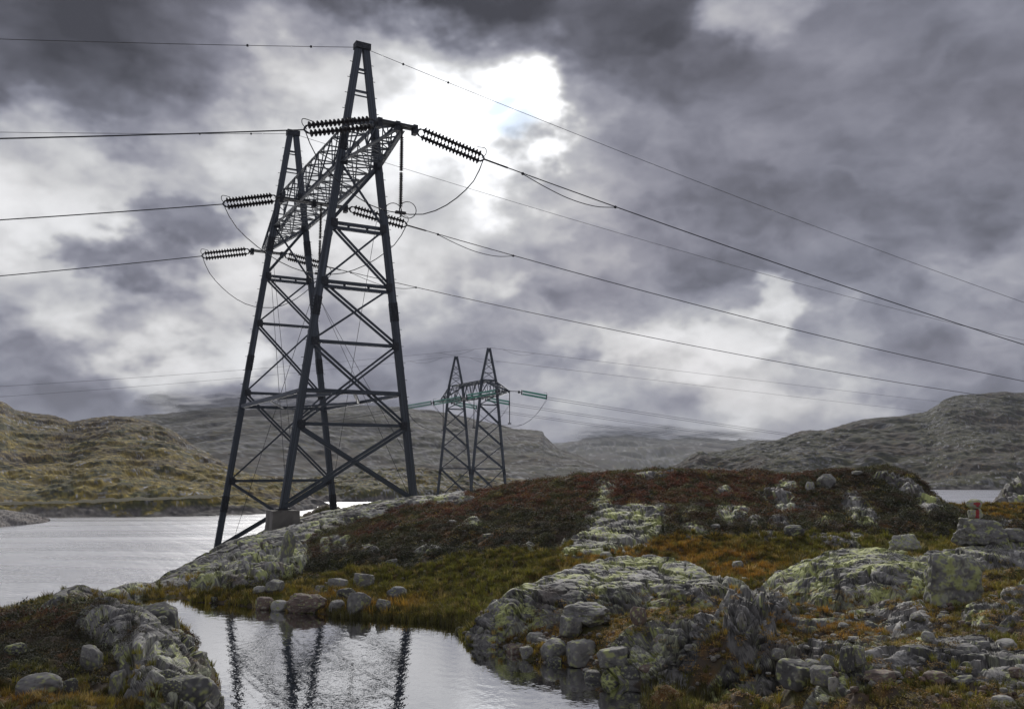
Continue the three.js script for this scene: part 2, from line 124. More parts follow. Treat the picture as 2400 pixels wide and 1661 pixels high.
// outcrops of bedrock: outline on the ground (x, z), height above it, width of the rounded edge
const OUTCROPS = [
  { t: "big grey and lichen-green rock outcrop in the centre, beside the pond", h: 0.66, e: 0.85, l: 0.5, r: 0.08, s: 1.2, w: 1, p: [[-1.44,-20.2],[-0.78,-19.9],[0.29,-19.9],[1.36,-19.7],[2.39,-19.4],[3.42,-19.3],[4.35,-19.2],[5.26,-19.6],[5.59,-21.2],[5.34,-22.6],[4.77,-24.2],[3.39,-24.6],[2.01,-24.0],[0.67,-22.8],[-0.52,-21.3]] },
  { t: "low grey ribbed outcrop at the right end of the central outcrop", h: 0.42, e: 0.4, l: 0.25, r: 0.6, s: 0.8, w: 1, p: [[4.68,-19.8],[4.71,-18.4],[5.2,-17.6],[5.82,-17.9],[6.05,-19.2],[5.99,-20.6],[5.43,-21.2]] },
  { t: "dark wedge-shaped rock rising between orange grass and rubble", h: 0.62, e: 0.35, l: 0.12, r: 0.7, s: 0.8, w: 1, p: [[3.7,-16.0],[4.0,-15.6],[4.54,-15.9],[5.02,-17.0],[5.11,-18.2],[4.52,-18.0],[4.07,-17.2]] },
  { t: "rounded fissured grey rock hump low in the right foreground", h: 0.42, e: 0.3, l: 0.2, r: 0.7, s: 0.7, w: 1, p: [[4.0,-14.9],[4.32,-14.6],[4.88,-14.8],[5.3,-15.6],[5.14,-16.3],[4.55,-16.2]] },
  { t: "broad green lichen-covered rock slab left of the square boulder", h: 0.58, e: 1.4, l: 0.8, r: 0.05, s: 1.2, w: 1, p: [[5.9,-21.4],[6.21,-20.0],[6.83,-19.0],[7.65,-18.5],[8.61,-18.4],[9.36,-19.0],[9.95,-20.4],[10.3,-22.0],[9.88,-23.6],[8.75,-24.0],[7.43,-23.2]] },
  { t: "flat ribbed rock slab under the cairn boulder", h: 0.3, e: 0.5, l: 0.45, r: 0.15, s: 1, w: 1, p: [[9.68,-21.6],[9.94,-20.6],[10.9,-20.3],[12.14,-20.2],[13.47,-20.4],[14.52,-22.0],[13.7,-22.8],[12.02,-22.6],[10.8,-22.6]] },
  { t: "flat cracked pale rock pavement below the lichen slab", h: 0.2, e: 0.25, l: 0.12, r: 0.25, s: 0.8, w: 1, p: [[6.79,-16.6],[6.93,-15.8],[7.45,-15.6],[7.92,-16.4],[7.97,-17.4],[7.37,-17.6]] },
  { t: "small stepped grey ledge below the square boulder", h: 0.26, e: 0.25, l: 0.15, r: 0.75, s: 0.6, w: 1, p: [[7.76,-15.0],[7.73,-14.4],[8.29,-14.7],[9.1,-16.2],[9.21,-17.0],[8.58,-16.4]] },
  { t: "pale layered rock at the right edge below the square boulder", h: 0.22, e: 0.3, l: 0.25, r: 0.6, s: 0.7, w: 1, p: [[9.66,-17.2],[9.3,-16.0],[9.95,-15.9],[11.14,-17.4],[11.36,-18.6],[10.6,-18.4]] },
  { t: "low brown bedrock in the worn track", h: 0.1, e: 0.25, l: 0.05, r: 0.4, s: 0.7, w: 1, p: [[5.7,-13.0],[5.92,-12.4],[6.61,-12.2],[7.35,-13.2],[7.19,-13.9],[6.5,-13.9]] },
  { t: "brown flat rock at the edge of the puddle", h: 0.14, e: 0.2, l: 0.05, r: 0.4, s: 0.7, w: 1, p: [[6.12,-11.1],[6.11,-10.7],[6.69,-10.7],[7.18,-11.3],[6.8,-11.5]] },
  { t: "steep cracked grey rock bluff at the lower left corner of the pond", h: 0.48, e: 0.4, l: 0.3, r: 0.3, s: 1.1, w: 1, p: [[-8.44,-17.4],[-8.25,-18.4],[-7.11,-17.6],[-6.13,-16.6],[-5.42,-15.6],[-4.76,-14.6],[-4.32,-13.4],[-3.93,-12.0],[-4.4,-11.6],[-5.4,-12.6],[-6.12,-13.8],[-6.98,-15.4],[-7.92,-16.4]] },
  { t: "small pale green rock on the grassy spit by the lake", h: 0.24, e: 0.35, l: 0.5, r: 0.5, s: 0.8, w: 1, p: [[-10.52,-19.6],[-9.68,-18.9],[-9.36,-19.3],[-9.94,-20.6],[-10.97,-21.2]] },
  { t: "long smooth sloping rock back under the tall pylon", h: 0.26, e: 1, l: 0.36, r: 0.04, s: 2.6, w: 0.45, p: [[-12.84,-24.6],[-13.4,-28.2],[-13.59,-31],[-14.08,-35.5],[-14.31,-39],[-13.35,-39],[-14.03,-44.5],[-12.55,-45.5],[-11.33,-46],[-10.7,-53],[-7.57,-48],[-5.38,-47.5],[-2.77,-45],[-1.5,-38.33],[-2.64,-38.5],[-4.54,-39.45],[-6.0,-38.33],[-7.28,-37.27],[-7.68,-35.42],[-8.09,-33.91],[-9.11,-33.46],[-10.29,-33.12],[-10.19,-29.65],[-10.91,-28.4],[-11.25,-26.4],[-11.11,-24.0],[-10.85,-21.6],[-11.7,-22.4]] },
  { t: "dark broken rock face with lichen-spotted blocks above the far pond shore", h: 0.4, e: 0.35, l: 0.55, r: 0.9, s: 1.5, w: 1, p: [[-10.65,-28.58],[-10.57,-32.06],[-9.48,-32.56],[-8.13,-32.79],[-6.98,-31.55],[-6.73,-29.2],[-6.98,-28.25],[-7.6,-27.07],[-8.5,-26.62],[-9.68,-27.07]] },
  { t: "small lichen-green rock in the heath beside the broken face", h: 0.2, e: 0.3, l: 0.6, r: 0.6, s: 1.2, w: 1, p: [[-7.54,-34.02],[-6.6,-33.85],[-5.67,-32.34],[-6.03,-30.99],[-6.52,-30.49]] },
  { t: "tall patch of pale green lichen-covered rock in the middle of the heath slope", h: 0.16, e: 0.8, l: 0.75, r: 0.25, s: 1.3, w: 0.45, p: [[4.06,-37.55],[4.64,-37.04],[4.32,-35.2],[3.91,-33.29],[5.55,-31.5],[5.42,-29.98],[4.62,-28.7],[3.76,-26.68],[2.56,-26.4],[1.38,-27.01],[1.68,-29.26],[2.48,-29.59],[2.89,-33.12],[3.41,-35.64]] },
  { t: "small lichen-green rock in the upper heath, right of the tall lichen patch", h: 0.14, e: 0.3, l: 0.6, r: 0.3, s: 1.2, w: 0.45, p: [[7.44,-31.67],[8.13,-31.95],[8.68,-31.38],[7.82,-29.65],[7.18,-29.42],[7.2,-30.38]] },
  { t: "small lichen-green rock low on the heath slope, right of the tall lichen patch", h: 0.14, e: 0.3, l: 0.6, r: 0.3, s: 1.2, w: 0.45, p: [[5.62,-29.54],[6.43,-29.93],[6.45,-28.75],[5.76,-27.52],[5.37,-27.91]] },
  { t: "scatter of pale bedrock near the crest of the heath", h: 0.1, e: 0.3, l: 0.3, r: 0.7, s: 1, w: 0.45, p: [[9.58,-34.24],[10.64,-34.41],[11.06,-33.18],[10.4,-31.27],[9.67,-30.88],[9.55,-32.51]] },
  { t: "narrow pale rib of rock slanting down the right end of the heath", h: 0.1, e: 0.25, l: 0.3, r: 0.7, s: 0.9, w: 0.45, p: [[9.41,-28.36],[10.15,-28.13],[10.64,-26.96],[10.57,-24.72],[10.04,-24.88],[9.78,-26.45],[9.41,-27.57]] },
  { t: "stepped grey ledge on the dark green end of the heath ridge", h: 0.22, e: 0.35, l: 0.4, r: 0.8, s: 1.1, w: 0.45, p: [[12.16,-33.07],[13.06,-33.68],[13.13,-32.28],[12.92,-30.38],[12.02,-28.64],[11.69,-29.54],[11.98,-31.78]] },
  { t: "thin strip of grey rock along the highest part of the heath ridge", h: 0.08, e: 0.3, l: 0.3, r: 0.5, s: 1, w: 0.45, p: [[5.08,-38.22],[6.4,-38.28],[7.47,-37.94],[6.54,-36.93],[5.26,-36.88]] },
  { t: "dark rock rim on the right shoulder of the heath ridge", h: 0.25, e: 0.4, l: 0.25, r: 0.7, s: 1.1, w: 0.45, p: [[14.49,-35.08],[15.7,-35.48],[16.42,-35.2],[16.26,-33.51],[15.15,-32.23],[15.12,-33.85]] },
  { t: "rock rim where the heath ridge drops towards the right-hand lake", h: 0.16, e: 0.3, l: 0.35, r: 0.7, s: 1, w: 0.45, p: [[15.69,-34.02],[16.0,-32.67],[15.28,-30.49],[14.73,-30.43],[14.92,-32.06]] },
  { t: "small bare rock in the lower right of the heath", h: 0.1, e: 0.2, l: 0.5, r: 0.6, s: 0.9, w: 0.45, p: [[10.32,-30.15],[11.16,-30.43],[10.77,-29.03],[10.0,-28.86]] },
  { t: "low bare rock between heath and pond grass", h: 0.12, e: 0.2, l: 0.2, r: 0.7, s: 0.8, w: 0.45, p: [[-6.3,-26.06],[-5.61,-26.34],[-4.96,-25.67],[-5.36,-25.22]] },
  { t: "rocky back of the knoll at the far right edge", h: 0.3, e: 0.6, l: 0.3, r: 0.6, s: 1.5, w: 1, p: [[27.09,-50],[25.83,-46],[27.78,-47],[30.54,-50],[31.33,-53],[29.76,-53]] },
  { t: "low rock band in the orange heath behind the cairn", h: 0.16, e: 0.3, l: 0.4, r: 0.6, s: 1, w: 1, p: [[22.45,-40.29],[23.1,-39.4],[18.62,-30.77],[17.75,-30.32],[17.23,-30.82]] },
  { t: "small patch of bare lichen-spotted rock in the heather of the main slope", h: 0.13, e: 0.3, l: 0.45, r: 0.3, s: 1.1, w: 0.45, p: [[7.77,-29.48],[8.3,-30.43],[8.66,-30.15],[8.59,-29.31],[8.16,-28.86],[7.86,-29.03]] },
  { t: "small patch of bare lichen-spotted rock in the heather of the main slope", h: 0.13, e: 0.3, l: 0.45, r: 0.3, s: 1.1, w: 0.45, p: [[8.59,-29.59],[9.26,-30.77],[9.69,-30.43],[9.57,-29.42],[9.01,-28.81],[8.67,-29.03]] },
  { t: "small patch of bare lichen-spotted rock in the heather of the main slope", h: 0.13, e: 0.3, l: 0.45, r: 0.3, s: 1.1, w: 0.45, p: [[10.61,-34.64],[11.11,-35.36],[11.47,-35.08],[11.42,-34.41],[11.02,-34.13],[10.72,-34.3]] },
  { t: "small patch of bare lichen-spotted rock in the heather of the main slope", h: 0.13, e: 0.3, l: 0.45, r: 0.3, s: 1.1, w: 0.45, p: [[7.75,-34.02],[8.2,-34.8],[8.6,-34.64],[8.61,-34.02],[8.21,-33.63],[7.88,-33.68]] },
  { t: "small patch of bare lichen-spotted rock in the heather of the main slope", h: 0.13, e: 0.3, l: 0.45, r: 0.3, s: 1.1, w: 0.45, p: [[5.79,-31.16],[6.21,-31.89],[6.62,-31.61],[6.66,-30.94],[6.26,-30.54],[5.93,-30.71]] },
  { t: "small patch of bare lichen-spotted rock in the heather of the main slope", h: 0.13, e: 0.3, l: 0.45, r: 0.3, s: 1.1, w: 0.45, p: [[5.15,-32.28],[5.48,-32.84],[5.81,-32.56],[5.86,-32.0],[5.55,-31.72],[5.28,-31.89]] },
  { t: "small patch of bare lichen-spotted rock in the heather of the main slope", h: 0.13, e: 0.3, l: 0.45, r: 0.3, s: 1.1, w: 0.45, p: [[10.42,-31.78],[11.01,-32.67],[11.39,-32.39],[11.31,-31.67],[10.79,-31.1],[10.48,-31.27]] },
  { t: "small patch of bare lichen-spotted rock in the heather of the main slope", h: 0.13, e: 0.3, l: 0.45, r: 0.3, s: 1.1, w: 0.45, p: [[7.69,-27.69],[8.1,-28.25],[8.44,-28.02],[8.46,-27.57],[8.09,-27.29],[7.81,-27.41]] },
  { t: "small patch of bare lichen-spotted rock in the heather of the main slope", h: 0.13, e: 0.3, l: 0.45, r: 0.3, s: 1.1, w: 0.45, p: [[10.23,-27.41],[10.77,-28.08],[11.14,-27.85],[11.07,-27.24],[10.61,-26.9],[10.32,-27.07]] },
  { t: "small patch of bare lichen-spotted rock in the heather of the main slope", h: 0.13, e: 0.3, l: 0.45, r: 0.3, s: 1.1, w: 0.45, p: [[0.14,-28.53],[0.4,-28.98],[0.81,-28.7],[0.96,-28.19],[0.67,-27.97],[0.34,-28.13]] },
  { t: "small patch of bare lichen-spotted rock in the heather of the main slope", h: 0.13, e: 0.3, l: 0.45, r: 0.3, s: 1.1, w: 0.45, p: [[-1.86,-32.9],[-1.65,-33.68],[-1.2,-33.12],[-1.01,-32.28],[-1.28,-32.0],[-1.63,-32.34]] },
  { t: "small patch of bare lichen-spotted rock in the heather of the main slope", h: 0.13, e: 0.3, l: 0.45, r: 0.3, s: 1.1, w: 0.45, p: [[-3.16,-29.54],[-2.95,-30.04],[-2.49,-29.76],[-2.27,-29.2],[-2.55,-28.98],[-2.91,-29.2]] },
  { t: "small patch of bare lichen-spotted rock in the heather of the main slope", h: 0.13, e: 0.3, l: 0.45, r: 0.3, s: 1.1, w: 0.45, p: [[-5.61,-30.82],[-5.42,-31.5],[-4.8,-30.88],[-4.46,-29.98],[-4.76,-29.7],[-5.23,-30.15]] }
];
const baseGrid = (() => {
  const n = SPOTS.length, m = n + 3, A = [];
  const kern = (dx, dz) => { const d = dx * dx + dz * dz; return d > 0 ? 0.5 * d * Math.log(d) : 0; };
  for (let i = 0; i < n; i++) { const r = new Float64Array(m + 1); for (let j = 0; j < n; j++) r[j] = kern(SPOTS[i][0] - SPOTS[j][0], SPOTS[i][2] - SPOTS[j][2]); r[i] += 0.02; r[n] = 1; r[n + 1] = SPOTS[i][0]; r[n + 2] = SPOTS[i][2]; r[m] = SPOTS[i][1]; A.push(r); }
  for (let k = 0; k < 3; k++) { const r = new Float64Array(m + 1); for (let j = 0; j < n; j++) r[j] = k === 0 ? 1 : SPOTS[j][k === 1 ? 0 : 2]; A.push(r); }
  for (let c = 0; c < m; c++) { let p = c; for (let r = c + 1; r < m; r++) if (Math.abs(A[r][c]) > Math.abs(A[p][c])) p = r; [A[c], A[p]] = [A[p], A[c]]; for (let r = c + 1; r < m; r++) { const f = A[r][c] / A[c][c]; if (f) for (let k = c; k <= m; k++) A[r][k] -= f * A[c][k]; } }
  const co = new Float64Array(m); for (let r = m - 1; r >= 0; r--) { let s = A[r][m]; for (let k = r + 1; k < m; k++) s -= A[r][k] * co[k]; co[r] = s / A[r][r]; }
  const x0 = -64, z0 = -106, step = 0.5, nx = 257, nz = 217, g = new Float32Array(nx * nz);
  for (let j = 0; j < nz; j++) for (let i = 0; i < nx; i++) { const x = x0 + i * step, z = z0 + j * step; let s = co[n] + co[n + 1] * x + co[n + 2] * z; for (let k = 0; k < n; k++) s += co[k] * kern(x - SPOTS[k][0], z - SPOTS[k][2]); g[j * nx + i] = s; }
  return { x0, z0, step, nx, nz, g };
})();
const cub = (a, b, c, d, t) => b + 0.5 * t * (c - a + t * (2 * a - 5 * b + 4 * c - d + t * (3 * (b - c) + d - a)));
function base(x, z) {
  const { x0, z0, step, nx, nz, g } = baseGrid, fx = clamp((x - x0) / step, 1, nx - 3), fz = clamp((z - z0) / step, 1, nz - 3), i = Math.floor(fx), j = Math.floor(fz), t = fx - i, u = fz - j, r = (q) => cub(g[q - 1], g[q], g[q + 1], g[q + 2], t), q = j * nx + i;
  return Math.max(cub(r(q - nx), r(q), r(q + nx), r(q + 2 * nx), u), -40);
}
{   // low humps of bedrock that break through the turf in the right foreground
  const r = rng(31), W8 = (x, z, a) => [...Array(9).keys()].map((i) => { const t = i / 9 * 6.283, q = a * (0.7 + r() * 0.6); return [x + Math.cos(t) * q * 1.5, z + Math.sin(t) * q]; });
  for (const [x, z, a, h] of [[2.81,-16.31,0.28,0.12],[3.7,-15.53,0.22,0.1],[5.97,-15.97,0.35,0.14],[5.43,-12.33,0.4,0.12],[6.07,-12.11,0.4,0.1],[5.98,-17.77,0.3,0.12],[7.28,-17.99,0.4,0.12],[4.73,-15.69,0.3,0.14],[6.11,-18.66,0.3,0.12],[6.73,-12.44,0.5,0.1],[2.27,-16.87,0.35,0.14],[3.18,-16.54,0.35,0.14],[4.54,-12.05,0.3,0.14]]) OUTCROPS.push({ t: 'low hump of cracked bedrock breaking through the turf in the right foreground', h: h * 1.1, e: 0.35, l: 0.3, r: 0.15, s: 0.9, w: 0.6, p: W8(x, z, a * 1.35) });
}
for (const o of OUTCROPS) { const p = o.p; o.b = [Math.min(...p.map((q) => q[0])) - 0.6, Math.max(...p.map((q) => q[0])) + 0.6, Math.min(...p.map((q) => q[1])) - 0.6, Math.max(...p.map((q) => q[1])) + 0.6]; }
function inside(p, x, z) {   // distance to the outline, positive inside
  let d = 1e9, s = -1;
  for (let i = 0, j = p.length - 1; i < p.length; j = i++) {
    const [ax, az] = p[i], [bx, bz] = p[j], ex = bx - ax, ez = bz - az, wx = x - ax, wz = z - az, t = clamp((wx * ex + wz * ez) / (ex * ex + ez * ez), 0, 1), qx = wx - ex * t, qz = wz - ez * t;
    d = Math.min(d, qx * qx + qz * qz);
    const c1 = z >= az, c2 = z < bz, c3 = ex * wz > ez * wx; if ((c1 && c2 && c3) || (!c1 && !c2 && !c3)) s = -s;
  }
  return s * Math.sqrt(d);
}
const ROCK = { id: -1, sd: 0, up: 0 };
function rockAt(x, z) {
  ROCK.id = -1; ROCK.sd = -9; ROCK.up = 0;
  for (let k = 0; k < OUTCROPS.length; k++) {
    const o = OUTCROPS[k]; if (x < o.b[0] || x > o.b[1] || z < o.b[2] || z > o.b[3]) continue;
    const far = Math.max(1, -z / 22), sd = inside(o.p, x, z) + (fbm(x * 1.1 / far, k * 3.1, z * 1.1 / far, 3) * 0.6 + noise(x * 5, k, z * 5) * 0.03) * Math.min(far, 1.5) * (o.w ?? 1);
    if (sd > 0) { const t = Math.min(1, sd / o.e), up = o.h * (0.22 * smooth(0, 0.08, sd) + 0.78 * (1 - (1 - t) * (1 - t))); if (up > ROCK.up || ROCK.id < 0) { ROCK.id = k; ROCK.sd = sd; ROCK.up = up; } } else if (ROCK.id < 0 && sd > ROCK.sd) ROCK.sd = sd;
  }
  return ROCK;
}
const lumps = (x, z) => fbm(x * 0.55, 2.2, z * 0.55, 4) * 0.34 + fbm(x * 1.9, 5.2, z * 1.9, 3) * 0.22;
// how the bedrock is broken: joints at three sizes, each block a little higher, lower or tilted
const ca = Math.cos(0.5), sa = Math.sin(0.5);
let blockTone = 0;
function broken(x, y, z, s, rough) {
  const u = (x * ca + z * sa), v = (z * ca - x * sa), far = Math.max(1, -z / 20), k = far / s;   // joints are as wide as they are, whatever the size of the blocks
  let d = 0;
  const wx = fbm(x * 0.8 / s, y, z * 0.8 / s, 2) * 0.6 * s, wz = fbm(x * 0.8 / s + 7, y, z * 0.8 / s, 2) * 0.4 * s;
  let c = cells((u + wx) / (1.3 * s), y / (0.7 * s), (v + wz) / (0.75 * s)), gap = c.f2 - c.f1;
  blockTone = (c.r - 0.5) * 0.5;
  d += ((c.r - 0.5) * 0.2 + (c.dx * (c.r2 - 0.5) + c.dz * (c.r3 - 0.5)) * 0.2) * s * rough - 0.19 * far * smooth(0.06 * k, 0.012 * k, gap);
  c = cells((u + wx) / (0.5 * s), y / (0.26 * s) + 7, (v + wz) / (0.28 * s)); gap = c.f2 - c.f1;
  blockTone += (c.r - 0.5) * 0.5;
  d += ((c.r - 0.5) * 0.12 + (c.dx * (c.r2 - 0.5) + c.dz * (c.r3 - 0.5)) * 0.14) * s * (0.04 + 0.96 * rough) - 0.075 * far * smooth(0.1 * k, 0.02 * k, gap) * smooth(0.35, 0.7, c.r2 + rough * 0.3);
  c = cells(u / (0.19 * s), y / (0.1 * s) + 3, v / (0.12 * s));
  blockTone += (c.r - 0.5) * 0.3;
  d += ((c.r - 0.5) * 0.04 + (c.dx * (c.r2 - 0.5) + c.dz * (c.r3 - 0.5)) * 0.06) * s * (0.03 + 0.97 * rough) - 0.025 * smooth(0.16 * k, 0.03 * k, c.f2 - c.f1) * (0.1 + 0.9 * rough);
  // foliation: thin wavy seams that run with the grain of the rock
  const w2 = noise(x * 1.1 / s, y * 2, z * 1.1 / s) * 0.5, f = Math.abs(fbm(u * 0.75 / s + w2, y * 1.2 / s, v * 3.4 / s + w2, 3));
  d -= 0.09 * far * smooth(0.05 * k, 0.008 * k, f) * smooth(-0.25, 0.1, noise(x * 0.9, 3, z * 0.9));
  return d + noise(x * 15, y * 15, z * 15) * 0.008 + fbm(x * 1.3, y * 1.3, z * 1.3, 3) * 0.09 * Math.min(s, 1.4);
}
function heightAt(x, z) { const k = rockAt(x, z), id = k.id, up = k.up; return base(x, z) + (id < 0 ? lumps(x, z) * landOf(x, z) : up + lumps(x, z) * 0.3); }
function landOf(x, z) { return 0.25 + 0.75 * smooth(POND - 0.1, POND + 0.7, base(x, z)); }

// colours of what grows and lies on the ground (reflectance)
const C = {
  soil: [0.085, 0.066, 0.048], moss: [0.075, 0.076, 0.02], rust: [0.15, 0.075, 0.025], straw: [0.2, 0.15, 0.065], bed: [0.02, 0.018, 0.014],
  grey: [0.215, 0.208, 0.195], pale: [0.4, 0.39, 0.365], dark: [0.085, 0.083, 0.08], brown: [0.16, 0.125, 0.1], lichen: [0.42, 0.45, 0.17], crust: [0.42, 0.435, 0.3], black: [0.03, 0.029, 0.027],
};
const col = [0, 0, 0];
const put = (c) => { col[0] = c[0]; col[1] = c[1]; col[2] = c[2]; };
const over = (c, t) => { col[0] += (c[0] - col[0]) * t; col[1] += (c[1] - col[1]) * t; col[2] += (c[2] - col[2]) * t; };
function rockColour(x, y, z, o) {
  put(C.grey);
  const a = fbm(x * 0.9, y * 0.9, z * 0.9, 4), b = fbm(x * 4.2 + 9, y * 6, z * 4.2, 4), c = noise(x * 17, y * 17, z * 17), e = fbm(x * 11 + 3, y * 15, z * 11, 3, 0.65), f = fbm(x * 34, y * 34, z * 34, 2, 0.7), l = o.l ?? 0.4, patch = fbm(x * 0.75 + 70, y * 0.75, z * 0.75, 3) * 0.7;
  over(C.dark, smooth(0.0, 0.26, -a + b * 0.6 - e * 0.3) * 0.85); over(C.pale, smooth(0.08, 0.32, a * 0.7 + b * 0.7 + e * 0.5 + f * 0.3) * 0.8); over(C.brown, smooth(0.1, 0.35, fbm(x * 0.7 + 20, y, z * 0.7, 3)) * 0.6);
  over(C.crust, smooth(0.0, 0.08, e * 0.8 + b * 0.5 + f * 0.3 + patch - 0.26 + l * 0.36) * 0.8);
  over(C.lichen, smooth(0.0, 0.05, fbm(x * 1.4 + 40, y * 1.4, z * 1.4, 3) * 0.9 + e * 0.8 + b * 0.35 + f * 0.25 + patch * 0.5 - 0.38 + l * 0.5) * 0.9);
  over(C.black, smooth(0.12, 0.2, c * 0.35 + e * 0.4 + f * 0.4 - a * 0.15) * 0.8);
  const t = Math.exp(c * 0.3 + f * 0.7); col[0] *= t; col[1] *= t; col[2] *= t;
}
const groundMat = coloured(1), rockMat = coloured(0.86);
{
  // The sheet runs out in fans from the viewer's place. Along each line the points lie closer where the ground is near or steep, so that rock faces are as finely cut as level ground.
  const cols = 880, nr = 1160, r0 = 5, r1 = 112, fine = 1500, every = 4, a0 = -38 * RAD, a1 = 38 * RAD, guides = [];
  for (let i = 0; i <= cols; i += every) {
    const a = a0 + (a1 - a0) * Math.min(i, cols - 1) / (cols - 1), sx = Math.sin(a), sz = -Math.cos(a), rr = new Float32Array(fine), cum = new Float32Array(fine); let py = 0;
    for (let k = 0; k < fine; k++) {
      const r = r0 * Math.pow(r1 / r0, k / (fine - 1)), y = heightAt(r * sx, r * sz); rr[k] = r;
      if (k) { const dr = r - rr[k - 1], dy = Math.min(Math.abs(y - py), dr * 4), near = r < 9.5 ? 0.25 : 1; cum[k] = cum[k - 1] + near * Math.hypot(dr * 0.42, dy) / r * (r < 27 ? 1 : r < 46 ? 0.7 : r < 60 ? 0.4 : 0.15); }
      py = y;
    }
    const out = new Float32Array(nr); let k = 0;
    for (let j = 0; j < nr; j++) { const t = j / (nr - 1) * cum[fine - 1]; while (k < fine - 2 && cum[k + 1] < t) k++; out[j] = mix(rr[k], rr[k + 1], clamp((t - cum[k]) / Math.max(1e-9, cum[k + 1] - cum[k]), 0, 1)); }
    guides.push(out);
  }
  const radius = (j, i) => { const f = i / every, k = Math.min(Math.floor(f), guides.length - 2); return mix(guides[k][j], guides[k + 1][j], f - k); };
  const rows = { length: nr }, n = nr * cols, pos = new Float32Array(n * 3), nor = new Float32Array(n * 3), vcol = new Float32Array(n * 3), ids = new Int16Array(n);
  const amt = new Float32Array(n);
  for (let j = 0, q = 0; j < rows.length; j++) for (let i = 0; i < cols; i++, q++) {
    const a = a0 + (a1 - a0) * i / (cols - 1), R = radius(j, i), x = R * Math.sin(a), z = -R * Math.cos(a), k = rockAt(x, z), id = k.id, up = k.up, sd = k.sd;
    const b = base(x, z); let y = b - 32 * (x < 8 ? smooth(62, 88, R) : smooth(86, 110, R));
    if (id < 0) y += lumps(x, z) * landOf(x, z) + noise(x * 9, 1, z * 9) * 0.025; else { y += up + lumps(x, z) * 0.3; amt[q] = smooth(0, 0.16, sd); }
    ids[q] = id; pos[q * 3] = x; pos[q * 3 + 1] = y; pos[q * 3 + 2] = z;
  }
  const normals = () => { for (let j = 0, q = 0; j < rows.length; j++) for (let i = 0; i < cols; i++, q++) {
    const l = (i > 0 ? q - 1 : q) * 3, r = (i < cols - 1 ? q + 1 : q) * 3, d = (j > 0 ? q - cols : q) * 3, u = (j < rows.length - 1 ? q + cols : q) * 3;
    const ax = pos[r] - pos[l], ay = pos[r + 1] - pos[l + 1], az = pos[r + 2] - pos[l + 2], bx = pos[u] - pos[d], by = pos[u + 1] - pos[d + 1], bz = pos[u + 2] - pos[d + 2];
    let nx = ay * bz - az * by, ny = az * bx - ax * bz, nz = ax * by - ay * bx; const s = Math.hypot(nx, ny, nz) || 1; nor[q * 3] = nx / s; nor[q * 3 + 1] = ny / s; nor[q * 3 + 2] = nz / s;
  } };
  normals();
  {   // the direction in which blocks stand out follows the broad shape of the ground, not its small bumps
    const R = 14, tmp = new Float32Array(Math.max(cols, nr));
    for (let pass = 0; pass < 2; pass++) for (let c = 0; c < 3; c++) {
      for (let j = 0; j < nr; j++) { let sum = 0, w = 0; const o = j * cols; for (let i = 0; i < cols; i++) tmp[i] = nor[(o + i) * 3 + c]; for (let i = -R; i < cols; i++) { if (i + R < cols) { sum += tmp[i + R]; w++; } if (i - R - 1 >= 0) { sum -= tmp[i - R - 1]; w--; } if (i >= 0) nor[(o + i) * 3 + c] = sum / w; } }
      for (let i = 0; i < cols; i++) { let sum = 0, w = 0; for (let j = 0; j < nr; j++) tmp[j] = nor[(j * cols + i) * 3 + c]; for (let j = -R; j < nr; j++) { if (j + R < nr) { sum += tmp[j + R]; w++; } if (j - R - 1 >= 0) { sum -= tmp[j - R - 1]; w--; } if (j >= 0) nor[(j * cols + i) * 3 + c] = sum / w; } }
    }
    for (let q = 0; q < n; q++) { const l = Math.hypot(nor[q * 3], nor[q * 3 + 1], nor[q * 3 + 2]) || 1; nor[q * 3] /= l; nor[q * 3 + 1] /= l; nor[q * 3 + 2] /= l; }
  }
  for (let q = 0; q < n; q++) {
    const x = pos[q * 3], y = pos[q * 3 + 1], z = pos[q * 3 + 2], id = ids[q];
    if (id >= 0) {
      const o = OUTCROPS[id], steep = 1 - nor[q * 3 + 1], s = o.s ?? 1, d = broken(x, y, z, s, clamp((o.r ?? 0.45) + smooth(0.12, 0.5, steep) * 0.9, 0, 1)) * amt[q];
      pos[q * 3] += nor[q * 3] * d; pos[q * 3 + 1] += nor[q * 3 + 1] * d; pos[q * 3 + 2] += nor[q * 3 + 2] * d;
      rockColour(x, y, z, o); { const t = Math.exp(blockTone * 0.85); col[0] *= t; col[1] *= t; col[2] *= t; }
    } else {
      put(C.soil); const a = fbm(x * 0.7, 1, z * 0.7, 4), b = fbm(x * 3.1, 4, z * 3.1, 4);
      over(C.moss, smooth(-0.1, 0.2, a + b * 0.4)); over(C.rust, smooth(0.1, 0.35, fbm(x * 0.5 + 9, 3, z * 0.5, 3) + b * 0.4)); over(C.straw, smooth(0.15, 0.4, b + noise(x * 13, 2, z * 13) * 0.5) * 0.6);
      over(C.bed, smooth(POND + 0.04, POND - 0.06, y));
    }
    vcol.set(col, q * 3);
  }
  normals();
  const lists = new Map();
  const addTri = (a, b, c) => { const id = Math.max(ids[a], ids[b], ids[c]); if (!lists.has(id)) lists.set(id, []); lists.get(id).push(a, b, c); };
  for (let j = 0; j < rows.length - 1; j++) for (let i = 0; i < cols - 1; i++) { const q = j * cols + i; addTri(q, q + 1, q + cols); addTri(q + 1, q + cols + 1, q + cols); }
